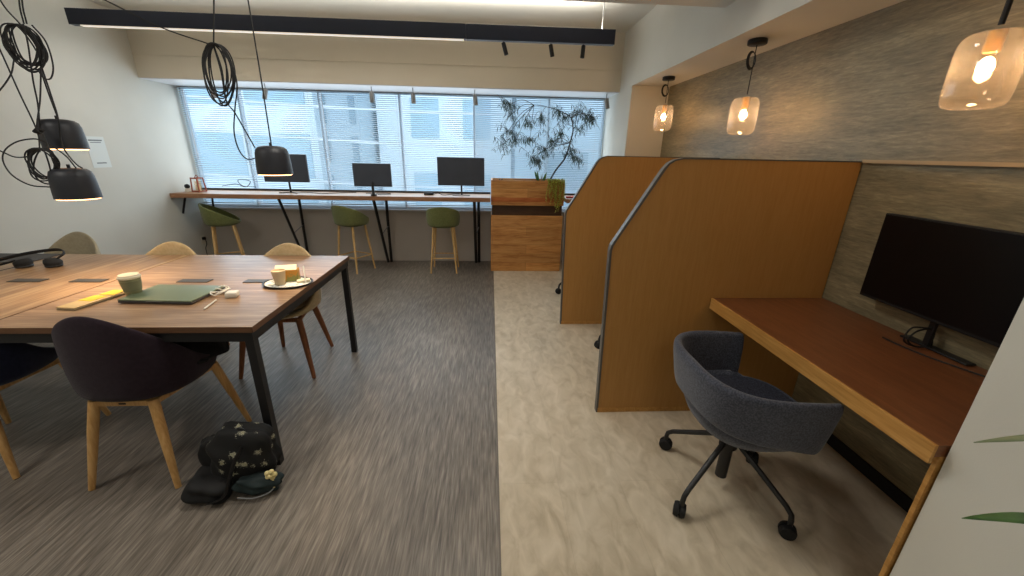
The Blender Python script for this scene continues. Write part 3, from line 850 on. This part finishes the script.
# black jacket on the aubergine chair's seat
bm = B(); bmesh.ops.create_grid(bm, x_segments=26, y_segments=22, size=1)
rj = random.Random(5)
for v in bm.verts:
    u, w_ = v.co.x, v.co.y
    r = max(abs(u), abs(w_))
    z = .045*math.sin(3.1*u+1)*math.cos(2.7*w_) + .014*math.sin(9*u+4*w_) + .065*(1-r**2)
    v.co = Vector((u*.165*(1+.1*math.sin(5*w_)), w_*.13*(1+.12*math.sin(4*u)), max(.004, z+.01)))
o = obj('jacket', bm, mat('black cloth', '#101013', '#17171a', rough=.95, scale=(40,)*3), None, smooth=True, recentre=False)
o.location = (-1.535, 1.83, .497); md = o.modifiers.new('s', 'SOLIDIFY'); md.thickness = .012; md.offset = 1
tag(o, 'crumpled black jacket lying on the aubergine chair seat', 'jacket')

# ------------------------------------------------------------------ bar stools
t = thing('bar_stool', 'moss green bar stool at the counter nearest the planter, seen squarely from behind', 'bar stool', (-.6, 5.02, 0), 0, 'green bar stools at the window counter')
o = obj('shell', bucket(.195, .175, .12, .235, .595, p=.85, backlean=.0, tail=.04), 'green', t); finish_shell(o, .018)
bm = B(); cushion(bm, .155, .13, .617, .645); obj('seat_cushion', bm, 'green', t, smooth=True)
for sx in (-1, 1):
    for sy in (-1, 1):
        bm = B(); add_tube(bm, [(sx*.115, sy*.10, .605), (sx*.165, sy*.155, .003)], [.016, .0105], 12); obj('leg', bm, 'birch', t, smooth=True)
bm = B()
K = [(-.15, -.139, .2), (.15, -.139, .2), (.15, .139, .2), (-.15, .139, .2)]
for a, b in zip(K, K[1:]+K[:1]): add_tube(bm, [a, b], .0085, 8)
obj('footrest', bm, 'birch', t, smooth=True)
dup(t, (-1.76, 5.04, 0), -.5, 'moss green bar stool in the middle of the counter, turned slightly right')
dup(t, (-3.3, 4.98, 0), -1.05, 'moss green bar stool nearest the left wall, turned to the right')

# ------------------------------------------------------------------ study booths
def booth_panel(y, label):
    t = thing('booth_partition', label, 'partition', (1.27, y, 0), 0, 'orange oak booth partitions')
    pr = []
    pts = [(.652, 0), (.632, 1.02), (.638, 1.05), (.862, 1.44), (.885, 1.468), (.915, 1.485), (.955, 1.493), (1.890, 1.495)]
    P = [(x-1.27, z) for x, z in pts]
    bm = B(); add_prism(bm, [(x+.012 if i < 4 else x, z if i < 4 else z-.005) for i, (x, z) in enumerate(P)] + [(1.890-1.27, 0)], 'y', -.001, .029)
    obj('board', bm, 'panel', t)
    bm = B()
    outer = P; inner = [(P[0][0]+.012, 0), (P[1][0]+.012, 1.02), (P[2][0]+.012, 1.046), (P[3][0]+.01, 1.432), (P[4][0]+.006, 1.460), (P[5][0]+.003, 1.478), (P[6][0], 1.487), (P[7][0], 1.489)]
    for i in range(len(outer)-1):
        a, b, c, d = outer[i], outer[i+1], inner[i+1], inner[i]
        vs0 = [bm.verts.new((q[0], -.004, q[1])) for q in (a, b, c, d)]; vs1 = [bm.verts.new((q[0], .034, q[1])) for q in (a, b, c, d)]
        bm.faces.new(vs0); bm.faces.new(vs1[::-1])
        for k in range(4): bm.faces.new((vs0[k], vs1[k], vs1[(k+1) % 4], vs0[(k+1) % 4]))
    obj('edge_band', bm, 'trimgrey', t)
    box('kick_strip', 'deskedge', t, .66-1.27, 1.888-1.27, -.005, -.0015, .001, .03)
    return t
booth_panel(1.985, 'nearest orange oak booth partition with a slanted grey front edge')
booth_panel(3.29, 'farther orange oak booth partition, nearer the window, partly hidden by the first')
booth_panel(4.46, 'farthest orange oak booth partition against the white pillar') if False else None

def booth_desk(y0, y1, label):
    t = thing('booth_desk', label, 'desk', (1.57, (y0+y1)/2, 0), 0, 'wall desks in the booths')
    h = (y1-y0)/2
    box('desktop', 'desk', t, 1.245-1.57, 1.889-1.57, -h, h, .716, .755)
    box('front_edge', 'deskedge', t, 1.235-1.57, 1.2449-1.57, -h, h, .694, .7555)
    box('side_panel', 'deskedge', t, 1.264-1.57, 1.876-1.57, -h, -h+.012, .0, .7155)
    return t
booth_desk(.812, 1.975, 'reddish brown wall desk with an oak front edge in the nearest booth')
booth_desk(2.03, 3.28, 'wall desk in the middle booth, hidden behind the nearest partition')

# monitor in the nearest booth
t = thing('computer_monitor', 'large black monitor on the booth desk, angled towards the grey blue chair', 'monitor', (1.80, 1.385, .7558))
bm = B(); add_box(bm, 0, .028, -.31, .31, .125, .52, .005); obj('bezel', bm, 'blackmat', t, smooth=True)
box('screen', 'screen', t, -.0015, -.0003, -.303, .303, .14, .514)
bm = B(); add_box(bm, .035, .05, -.015, .01, .01, .25, .003); obj('neck', bm, 'black', t, smooth=True)
bm = B(); add_box(bm, .035, .078, -.16, .10, 0, .009, .003); obj('base', bm, 'black', t, smooth=True)
pts = [(1.843, 1.380, 0.874), (1.827, 1.380, 0.846), (1.748, 1.380, 0.847), (1.733, 1.380, 0.791), (1.790, 1.380, 0.734), (1.865, 1.380, 0.729), (1.891, 1.380, 0.776), (1.849, 1.380, 0.837), (1.779, 1.380, 0.833), (1.751, 1.380, 0.791), (1.794, 1.380, 0.749), (1.870, 1.380, 0.739), (1.877, 1.380, 0.791), (1.845, 1.380, 0.846)]
cable([(min(1.86, x), y, max(.762, z)) for x, y, z in pts], 'black cable looped under the large booth monitor', .0035)
cable([(1.74, 1.47, .76), (1.74, 1.40, .76), (1.755, 1.30, .76), (1.79, 1.20, .76), (1.83, 1.1, .76)], 'black cable lying across the booth desk in front of the monitor base', .003)

# office chair
def office_chair(loc, rot, label, group=None):
    t = thing('office_chair', label, 'office chair', loc, rot, group)
    # wrapping band: open to +x
    bm = B()
    N = 40; prof = []
    rows = []
    amax = 2.02
    for i in range(N+1):
        a = PI - amax + 2*amax*i/N          # centred on -x
        dev = abs(a-PI)/amax
        # plan: rounded rectangle
        ca, sa = math.cos(a), math.sin(a)
        q = (abs(ca)**3 + abs(sa)**3) ** (-1/3)
        X = .285*q*ca; Y = .285*q*sa
        if math.cos(a) > 0: X = X*.95
        zt = .702 - .025*dev**1.5; zb = .495 - .075*dev**2
        th = .018*(1-.35*dev)
        n = Vector((ca, sa, 0))
        ring = []
        for (o_, z, fl) in ((-1, zb+.02, .93), (-.4, zb, .91), (.6, zb, .93), (1, zb+.02, .95), (1, (zb+zt)/2, 1.0), (1, zt-.015, 1.05), (.3, zt, 1.05), (-.5, zt, 1.03), (-1, zt-.015, 1.01), (-1, (zb+zt)/2, .97)):
            ring.append(bm.verts.new((.045+X*fl + n.x*th*o_, Y*fl + n.y*th*o_, z)))
        rows.append(ring)
    for a, b in zip(rows, rows[1:]):
        for k in range(10): bm.faces.new((a[k], a[(k+1) % 10], b[(k+1) % 10], b[k]))
    bm.faces.new(rows[0][::-1]); bm.faces.new(rows[-1])
    o = obj('backrest', bm, 'office', t); md = o.modifiers.new('s', 'SUBSURF'); md.levels = 1; md.render_levels = 2
    for p in o.data.polygons: p.use_smooth = True
    # lower shell
    bm = B(); add_lathe(bm, [(.10, .36), (.17, .367), (.215, .40), (.235, .445), (.238, .50), (.225, .50), (.215, .46), (.19, .44)], 48)
    for v in bm.verts:
        a = math.atan2(v.co.y, v.co.x); q = (abs(math.cos(a))**2.7 + abs(math.sin(a))**2.7) ** (-1/2.7)
        v.co.x = v.co.x*q+.035; v.co.y *= q
        if v.co.x > .13 and v.co.z > .47: v.co.z = .47 + (v.co.z-.47)*.2
    obj('seat_shell', bm, 'office', t, smooth=80)
    bm = B(); cushion(bm, .21, .21, .445, .50)
    for v in bm.verts: v.co.x += .035
    obj('seat_cushion', bm, 'officein', t, smooth=True)
    tube('gas_lift', 'black', t, [(0, 0, .36), (0, 0, .075)], .025, 20)
    lathe('hub', 'black', t, [(.028, .24), (.038, .245), (.038, .32), (.034, .325)], 24)
    for a in (2.10, 3.67, 5.24, 6.81):
        c, s = math.cos(a-rot), math.sin(a-rot)
        bm = B(); add_tube(bm, [(.025*c, .025*s, .295), (.27*c, .27*s, .135), (.295*c, .295*s, .11), (.30*c, .30*s, .085), (.30*c, .30*s, .055)], [.0125, .0115, .011, .011, .01], 10); obj('base_arm', bm, 'black', t, smooth=True)
        ax = Matrix.Translation((.30*c+.006*s, .30*s-.006*c, .0335)) @ Matrix.Rotation(a-rot+.5, 4, 'Z') @ Matrix.Rotation(PI/2, 4, 'X')
        cw = lathe('caster', 'blackmat', t, [(.012, -.026), (.028, -.024), (.033, -.013), (.033, -.004), (.025, -.003), (.025, .003), (.033, .004), (.033, .013), (.028, .024), (.012, .026)], 24, mtx=ax)
    return t
oc = office_chair((1.095, 1.40, 0), 0, 'blue grey wraparound office chair on black casters in the nearest booth')
dup(oc, (1.185, 2.80, 0), -.53, 'office chair in the second booth, only a black caster showing past the partition')
dup(oc, (1.07, 4.1, 0), -.53, 'office chair in the farthest booth, only one caster showing past the partition')

# jar pendants
def jar_pendant(x, y, ztop, zbot, rad, label, coil, ccw):
    t = thing('jar_pendant', label, 'pendant light', (x, y, ZS-.001), 0, 'frosted jar pendants over the booths')
    lathe('ceiling_rose', 'black', t, [(.052, 0), (.055, -.004), (.055, -.026), (.05, -.03)], 32)
    h = ztop-ZS
    if coil:
        tube('cord', 'cord', t, [(0, 0, -.03), (0, 0, h+.02)], .0028, 8)
        bm = B()
        for k in range(4):
            cr = .042+.003*k
            add_tube(bm, [(-.018+cr*math.cos(q)*(.9), -.01+.004*k+cr*math.cos(q)*.6, -.115+cr*math.sin(q)) for q in [2*PI*i/28 for i in range(28)]], .0028, 6, closed=True)
        obj('cord_coil', bm, 'cord', t, smooth=True)
    else:
        tube('cord', 'cord', t, [(0, 0, -.03), (0, 0, h+.11)], .0028, 8)
        tube('cord_sleeve', 'cord', t, [(0, 0, h+.115), (0, 0, h+.02)], .008, 8)
    hz = ztop-zbot
    prof = [(rad*.28, h), (rad*.6, h-.001), (rad*.80, h-.006), (rad*.93, h-.02), (rad*1.0, h-.045), (rad, h-hz+.045), (rad*.95, h-hz+.02), (rad*.84, h-hz+.006), (rad*.6, h-hz), (.003, h-hz)]
    lathe('glass_shade', 'jar', t, prof, 48, cap=False)
    s = lathe('socket', 'brass', t, [(.021, h+.004), (.022, h+.002), (.022, h-.055), (.018, h-.06)], 24)
    bm = B()
    bmesh.ops.create_uvsphere(bm, u_segments=20, v_segments=14, radius=.021, matrix=Matrix.Translation((0, 0, h-.105)))
    for v in bm.verts:
        if v.co.z > h-.105: v.co.z = h-.105+(v.co.z-h+.105)*1.6
    obj('bulb', bm, 'bulb', s, smooth=True)
jar_pendant(1.65, 3.965, 1.955, 1.73, .082, 'frosted glass jar pendant farthest away, next to the peach pillar', True, 1)
jar_pendant(1.655, 2.70, 1.868, 1.645, .082, 'frosted glass jar pendant hanging in the middle, with a coiled cord', True, 1)
jar_pendant(1.65, 1.385, 1.905, 1.675, .085, 'frosted glass jar pendant nearest, cut by the right edge', False, 1)

# ------------------------------------------------------------------ dark pendants over the table
def table_pendant(loc, rot, label):
    t = thing('dome_pendant', label, 'pendant light', loc, rot, 'dark dome pendants over the table')
    # origin at the rim; dome above
    lathe('shade', 'lampblack', t, [(.087, 0), (.0865, .03), (.084, .075), (.081, .108), (.074, .130), (.060, .141), (.03, .146), (.003, .147)], 48, cap=False)
    lathe('inner_shade', 'plastic', t, [(.0855, .001), (.084, .03), (.080, .075), (.06, .1), (.003, .102)], 40, cap=False)
    lathe('diffuser', 'lampinner', t, [(.003, -.005), (.078, -.005), (.082, -.002), (.082, .006), (.003, .006)], 40, cap=False)
    tube('cable_gland', 'black', t, [(0, 0, .146), (0, 0, .163)], .007, 10)
    bm = B(); add_tube(bm, [(-.083, 0, .06), (-.102, 0, .062)], .009, 10); obj('side_knob', bm, 'black', t, smooth=True)
    L = bpy.data.lights.new('pendant_light', 'AREA'); L.shape = 'DISK'; L.size = .16; L.spread = 1.9; L.energy = TPW; L.color = (1, .74, .48)
    lo = bpy.data.objects.new('pendant_light', L); COL.objects.link(lo); lo.location = (loc[0], loc[1], loc[2]-.007)
    return t
TPW = 2.2
YC, YBb, YA = 2.3, 1.85, 2.25
pC = Vector((-1.185, 2.300, 1.363)); pB = Vector((-2.089, 2.130, 1.239)); pA = Vector((-2.252, 2.320, 1.472))
table_pendant(tuple(pC), -.4, 'dark dome pendant hanging alone over the right end of the table')
table_pendant(tuple(pB), -.4, 'dark dome pendant, lower and nearer of the left pair')
table_pendant(tuple(pA), -.4, 'dark dome pendant, higher and farther of the left pair, behind the lower one')

def cordset(label, strands, r=.0033, loops=()):
    t = thing('pendant_cord', label, 'cord', strands[0][0])
    o = Vector(strands[0][0])
    for s in strands:
        tube('strand', 'cord', t, [Vector(p)-o for p in s], r, 6, 6 if len(s) > 2 else 0)
    for (c, ax, az, n, tilt, sd) in loops:
        rr = random.Random(sd); bm = B()
        for k in range(n):
            a_, b_ = ax*(1+rr.uniform(-.3, .15)), az*(1+rr.uniform(-.2, .06)); cx, cz = rr.uniform(-.010, .010), rr.uniform(-.008, .008)
            ph = rr.uniform(-.08, .08)+tilt; dy = rr.uniform(-.018, .018)
            pts = []
            for i in range(36):
                q = 2*PI*i/36
                u, v = a_*math.cos(q), b_*math.sin(q)
                pts.append(Vector(c)-o+Vector((cx+u*math.cos(ph)-v*math.sin(ph), dy+.35*u+.01*math.sin(2*q+k), (az-b_)+cz*.3+u*math.sin(ph)+v*math.cos(ph))))
            add_tube(bm, pts, r, 6, closed=True)
        obj('coil', bm, 'cord', t, smooth=True)
    return t
# cords of the right-hand lamp
cordset('black cord running straight up from the right-hand dome pendant', [[(-1.181, 2.300, 1.524), (-1.175, 2.300, 1.864), (-1.173, 2.300, 2.197), (-1.172, 2.300, 2.408)]])
cordset('black coiled cord hanging left of the right-hand dome pendant',
        [[(-1.280, 2.300, 2.403), (-1.333, 2.300, 2.167), (-1.376, 2.300, 1.981)], [(-2.272, 2.600, 2.324), (-1.995, 2.500, 2.205), (-1.683, 2.400, 2.070), (-1.385, 2.300, 1.977)],
         [(-1.379, 2.300, 1.981), (-1.367, 2.300, 1.858), (-1.370, 2.300, 1.729), (-1.338, 2.300, 1.668), (-1.297, 2.300, 1.567), (-1.269, 2.300, 1.497)],
         [(-1.374, 2.300, 1.981), (-1.314, 2.300, 1.904), (-1.300, 2.300, 1.805), (-1.333, 2.300, 1.692), (-1.362, 2.300, 1.575), (-1.355, 2.300, 1.485), (-1.322, 2.300, 1.439), (-1.274, 2.300, 1.445)],
         [(-1.376, 2.300, 1.973), (-1.361, 2.300, 1.867), (-1.370, 2.300, 1.752)]],
        loops=[((-1.379, 2.300, 1.849), .052, .133, 9, -.14, 2)])
# cords of the left pair
cordset('black coiled cord bundle hanging above the left pair of dome pendants',
        [[(-2.139, 2.296, 2.366), (-2.220, 2.296, 2.134), (-2.234, 2.296, 2.036)], [(-2.344, 2.296, 2.357), (-2.305, 2.296, 2.131), (-2.252, 2.296, 2.036)], [(-2.126, 2.296, 2.366), (-2.207, 2.296, 2.134), (-2.221, 2.296, 2.037)],
         [(-2.184, 2.240, 2.023), (-2.193, 2.240, 1.937), (-2.225, 2.240, 1.788), (-2.242, 2.240, 1.677), (-2.277, 2.240, 1.552)],
         [(-2.174, 2.240, 1.841), (-2.271, 2.340, 1.747), (-2.228, 2.300, 1.646), (-2.265, 2.340, 1.596)],
         [(-2.165, 2.240, 1.842), (-2.219, 2.296, 1.716), (-2.168, 2.240, 1.619), (-2.189, 2.240, 1.516), (-2.130, 2.184, 1.459), (-2.026, 2.106, 1.406), (-1.972, 2.072, 1.389)],
         [(-2.146, 2.240, 2.020), (-2.108, 2.240, 1.953), (-2.110, 2.240, 1.856), (-2.139, 2.240, 1.799), (-2.171, 2.240, 1.798), (-2.186, 2.240, 1.832)]],
        loops=[((-2.228, 2.262, 1.925), .053, .100, 11, .08, 4)])
cordset('black cord loops tied beside the lower left dome pendant',
        [[(-2.410, 2.296, 2.087), (-2.385, 2.296, 1.923), (-2.309, 2.240, 1.733), (-2.232, 2.184, 1.555), (-2.196, 2.128, 1.458)],
         [(-2.280, 2.240, 1.872), (-2.301, 2.218, 1.800), (-2.371, 2.184, 1.707), (-2.504, 2.184, 1.643)],
         [(-2.173, 2.240, 1.833), (-2.202, 2.218, 1.698), (-2.205, 2.162, 1.568), (-2.151, 2.128, 1.531), (-2.116, 2.094, 1.432), (-2.102, 2.083, 1.386)],
         [(-2.493, 2.128, 1.506), (-2.377, 2.128, 1.459), (-2.319, 2.128, 1.432), (-2.225, 2.106, 1.439), (-2.179, 2.106, 1.467)],
         [(-2.127, 2.050, 1.299), (-2.226, 2.061, 1.306), (-2.303, 2.072, 1.351), (-2.331, 2.083, 1.414), (-2.315, 2.094, 1.464), (-2.265, 2.106, 1.501), (-2.209, 2.117, 1.516), (-2.176, 2.128, 1.513), (-2.153, 2.150, 1.486), (-2.115, 2.162, 1.440), (-2.054, 2.128, 1.386)]],
        loops=[((-2.142, 2.072, 1.395), .045, .082, 7, -.25, 9), ((-2.216, 2.173, 1.555), .009, .011, 5, 0, 6)])

# ------------------------------------------------------------------ poster on the left wall
t = thing('paper_notice', 'white paper notice taped to the left wall beside the dome pendants', 'notice', (XL, 4.20, 1.283))
box('sheet', mat('notice paper', '#dfe4e2', rough=.7), t, .001, .003, -.095, .095, 0, .285)
for (a, b, z0, z1) in ((-.07, .07, .245, .256), (-.055, .055, .228, .234), (-.05, .05, .038, .048)):
    box('printed_line', mat('print ink', '#6f7678', rough=.8), t, .0031, .0036, a, b, z0, z1)

# ------------------------------------------------------------------ floral backpack
t = thing('backpack', 'black floral print backpack slumped on the floor beside the table leg', 'backpack', (-1.15, 1.49, 0), .1)
def lump(bm, cx, cy, cz, rx, ry, rz, sd, amp=.08, flat=True):
    r = bmesh.ops.create_icosphere(bm, subdivisions=4, radius=1)
    rr = random.Random(sd); fx = [rr.uniform(2, 5) for _ in range(6)]; ph = [rr.uniform(0, 6) for _ in range(6)]
    for v in r['verts']:
        n = v.co.copy()
        k = 1 + amp*(math.sin(fx[0]*n.x*2+ph[0]) + math.sin(fx[1]*n.y*2+ph[1]) + math.sin(fx[2]*n.z*2+ph[2]+n.x*3)) + amp*.35*math.sin(11*n.x+7*n.z+ph[3])
        e = 2.6
        q = (abs(n.x)**e+abs(n.y)**e+abs(n.z)**e)**(-1/e)
        z = cz + n.z*rz*k*q
        v.co = Vector((cx+n.x*rx*k*q, cy+n.y*ry*k*q, max(.001, z) if flat else z))
bm = B(); lump(bm, .01, .03, .15, .13, .085, .15, 1, .05); obj('body', bm, 'floral', t, smooth=80)
bm = B(); lump(bm, -.11, -.02, .05, .10, .09, .055, 4, .08); obj('side_pouch', bm, 'blackmat', t, smooth=80)
bm = B(); lump(bm, -.14, .06, .14, .045, .04, .09, 8, .06); obj('lining', bm, 'blackmat', t, smooth=80)
bm = B(); lump(bm, .085, -.05, .05, .09, .05, .045, 12, .06); obj('front_pocket', bm, mat('dark teal cloth', '#0e1718', '#16292b', rough=.7), t, smooth=80)
bm = B(); add_tube(bm, [(.05, -.045, .25), (.03, -.09, .2), (.0, -.1, .12), (-.03, -.12, .05), (-.1, -.12, .02)], .011, 8, 6, flat=.3); obj('strap', bm, 'black', t, smooth=True)
tube('piping', 'greymetal', t, [(.02, -.108, .028), (.09, -.112, .022), (.15, -.09, .03), (.17, -.05, .055)], .003, 6, 6)
tube('handle', 'black', t, [(-.01, .02, .26), (.02, .02, .30), (.055, .02, .26)], .006, 8, 6)
bm = B()
for k in range(5):
    a = 2*PI*k/5
    lumpv = bmesh.ops.create_icosphere(bm, subdivisions=2, radius=.012, matrix=Matrix.Translation((.155+.016*math.cos(a), -.07, .105+.016*math.sin(a))))
bmesh.ops.create_icosphere(bm, subdivisions=2, radius=.010, matrix=Matrix.Translation((.155, -.08, .105)))
add_tube(bm, [(.155, -.07, .09), (.165, -.075, .06), (.162, -.08, .04)], .005, 6, 4)
obj('flower_charm', bm, mat('pale yellow felt', '#d9c581', '#e5d59a', rough=.8), t, smooth=True)

# ------------------------------------------------------------------ plant at the right edge
t = thing('potted_plant', 'potted plant with long pointed leaves reaching in from the right edge', 'plant', (1.07, .42, 0))
o1 = Vector((1.07, .42, 0))
lathe('pot', 'plastic', t, [(.09, 0), (.1, .005), (.125, .26), (.13, .27), (.118, .27), (.11, .24)], 36)
lathe('soil', 'soil', t, [(.003, .235), (.108, .236)], 30, cap=False)
tube('stem', 'leafg', t, [(0, 0, .23), (.02, .01, .7), (0, .01, 1.28)], .011, 10, 6)
def blade(name, m, base, tip, lift, W):
    bm = B(); base, tip = Vector(base), Vector(tip)
    n = 14; prev = None; d = tip-base; s = d.cross(Vector((0, 0, 1))).normalized()
    for i in range(n+1):
        u = i/n; p = base + d*u + Vector((0, 0, lift*math.sin(PI*u)))
        wd = W*(math.sin(PI*min(1, (u*.93+.07)))**.75)*(1-.25*u)
        if i == n: wd = .0006
        cur = [bm.verts.new(p - s*wd/2 + Vector((0, 0, wd*.16))), bm.verts.new(p), bm.verts.new(p + s*wd/2 + Vector((0, 0, wd*.16)))]
        if prev:
            bm.faces.new((prev[0], prev[1], cur[1], cur[0])); bm.faces.new((prev[1], prev[2], cur[2], cur[1]))
        prev = cur
    o = obj(name, bm, m, t, smooth=80); md = o.modifiers.new('s', 'SOLIDIFY'); md.thickness = .0012
    return o
def rp(p): return Vector(p)-o1
blade('leaf', 'leafpale', (.0, .02, 1.08), rp((0.745, 0.450, 1.093)), .014, .022)
blade('leaf', 'leafbig', (.01, .02, .885), rp((0.793, 0.450, 0.935)), .016, .030)
for (a, z, L, up) in ((-.9, .75, .2, .1), (-1.3, 1.05, .28, .15), (-1.7, .6, .26, .05), (-1.5, 1.2, .26, .1), (-2.0, 1.25, .22, .2), (-1.1, 1.27, .2, .2)):
    blade('leaf', 'leafbig', (.01*math.cos(a), .01*math.sin(a), z), (L*math.cos(a)*.6, L*math.sin(a), z+up), .04, .035)

# ------------------------------------------------------------------ lights
def area(name, loc, rot, sx, sy, e, col, spread=PI):
    L = bpy.data.lights.new(name, 'AREA'); L.shape = 'RECTANGLE'; L.size = sx; L.size_y = sy; L.energy = e; L.color = col; L.spread = spread
    o = bpy.data.objects.new(name, L); COL.objects.link(o); o.location = loc; o.rotation_euler = rot
    return o
area('light_bar_up', (-1.2, 4.0, 2.562), (PI, 0, 0), 4.4, .04, 19, (1, .95, .86))
area('light_bar_down', (-1.9, 4.0, 2.424), (0, 0, 0), 3.1, .04, 13, (1, .95, .88))
# unseen lamps added under the ceiling, out of frame, to brighten the room
for (x, y, e) in ((-2.6, .6, 24), (.2, -1.2, 13), (-.4, 1.9, 24)):
    area('ceiling_fill', (x, y, 2.76), (0, 0, 0), .6, .6, e, (1, .95, .86))
area('window_fill', (-1.15, 5.42, 1.5), (PI/2, 0, PI), 5.2, 1.2, 34, (.82, .93, 1))  # added fill lamp on the room side of the blinds, boosts the daylight
p = area('window_portal', (-1.15, 5.75, 1.46), (-PI/2, 0, 0), 5.3, 1.5, 1, (1, 1, 1)); p.data.cycles.is_portal = True

w_ = bpy.data.worlds.new('sky'); scene.world = w_; w_.use_nodes = True
nt = w_.node_tree; bg = nt.nodes['Background']
tc = nt.nodes.new('ShaderNodeTexCoord'); sp = nt.nodes.new('ShaderNodeSeparateXYZ'); nt.links.new(tc.outputs['Generated'], sp.inputs[0])
r = nt.nodes.new('ShaderNodeValToRGB'); r.color_ramp.elements[0].position = 0; r.color_ramp.elements[1].position = 1
r.color_ramp.elements[0].color = (.84, .93, 1, 1); r.color_ramp.elements[1].color = (.70, .86, 1, 1)
nt.links.new(sp.outputs['Z'], r.inputs['Fac']); nt.links.new(r.outputs['Color'], bg.inputs['Color'])
bg.inputs['Strength'].default_value = 2.35

# ------------------------------------------------------------------ camera
cam = bpy.data.cameras.new('camera'); co = bpy.data.objects.new('camera', cam); COL.objects.link(co)
cam.sensor_width = 36; cam.lens = 388.78/1024*36; cam.clip_start = .02; cam.clip_end = 200
yw, pt, rl = math.radians(3.389), math.radians(19.17), math.radians(1.2125)
fw = Vector((math.sin(yw)*math.cos(pt), math.cos(yw)*math.cos(pt), -math.sin(pt)))
rt = Vector((math.cos(yw), -math.sin(yw), 0)); up = rt.cross(fw)
r2 = rt*math.cos(rl)+up*math.sin(rl); u2 = -rt*math.sin(rl)+up*math.cos(rl)
mm = Matrix((r2, u2, -fw)).transposed().to_4x4(); mm.translation = Vector((0, 0, 1.5))
co.matrix_world = mm
scene.camera = co
scene.view_settings.view_transform = 'Standard'; scene.view_settings.look = 'None'
scene.view_settings.gamma = 1; scene.view_settings.use_curve_mapping = False
scene.view_settings.exposure = 0
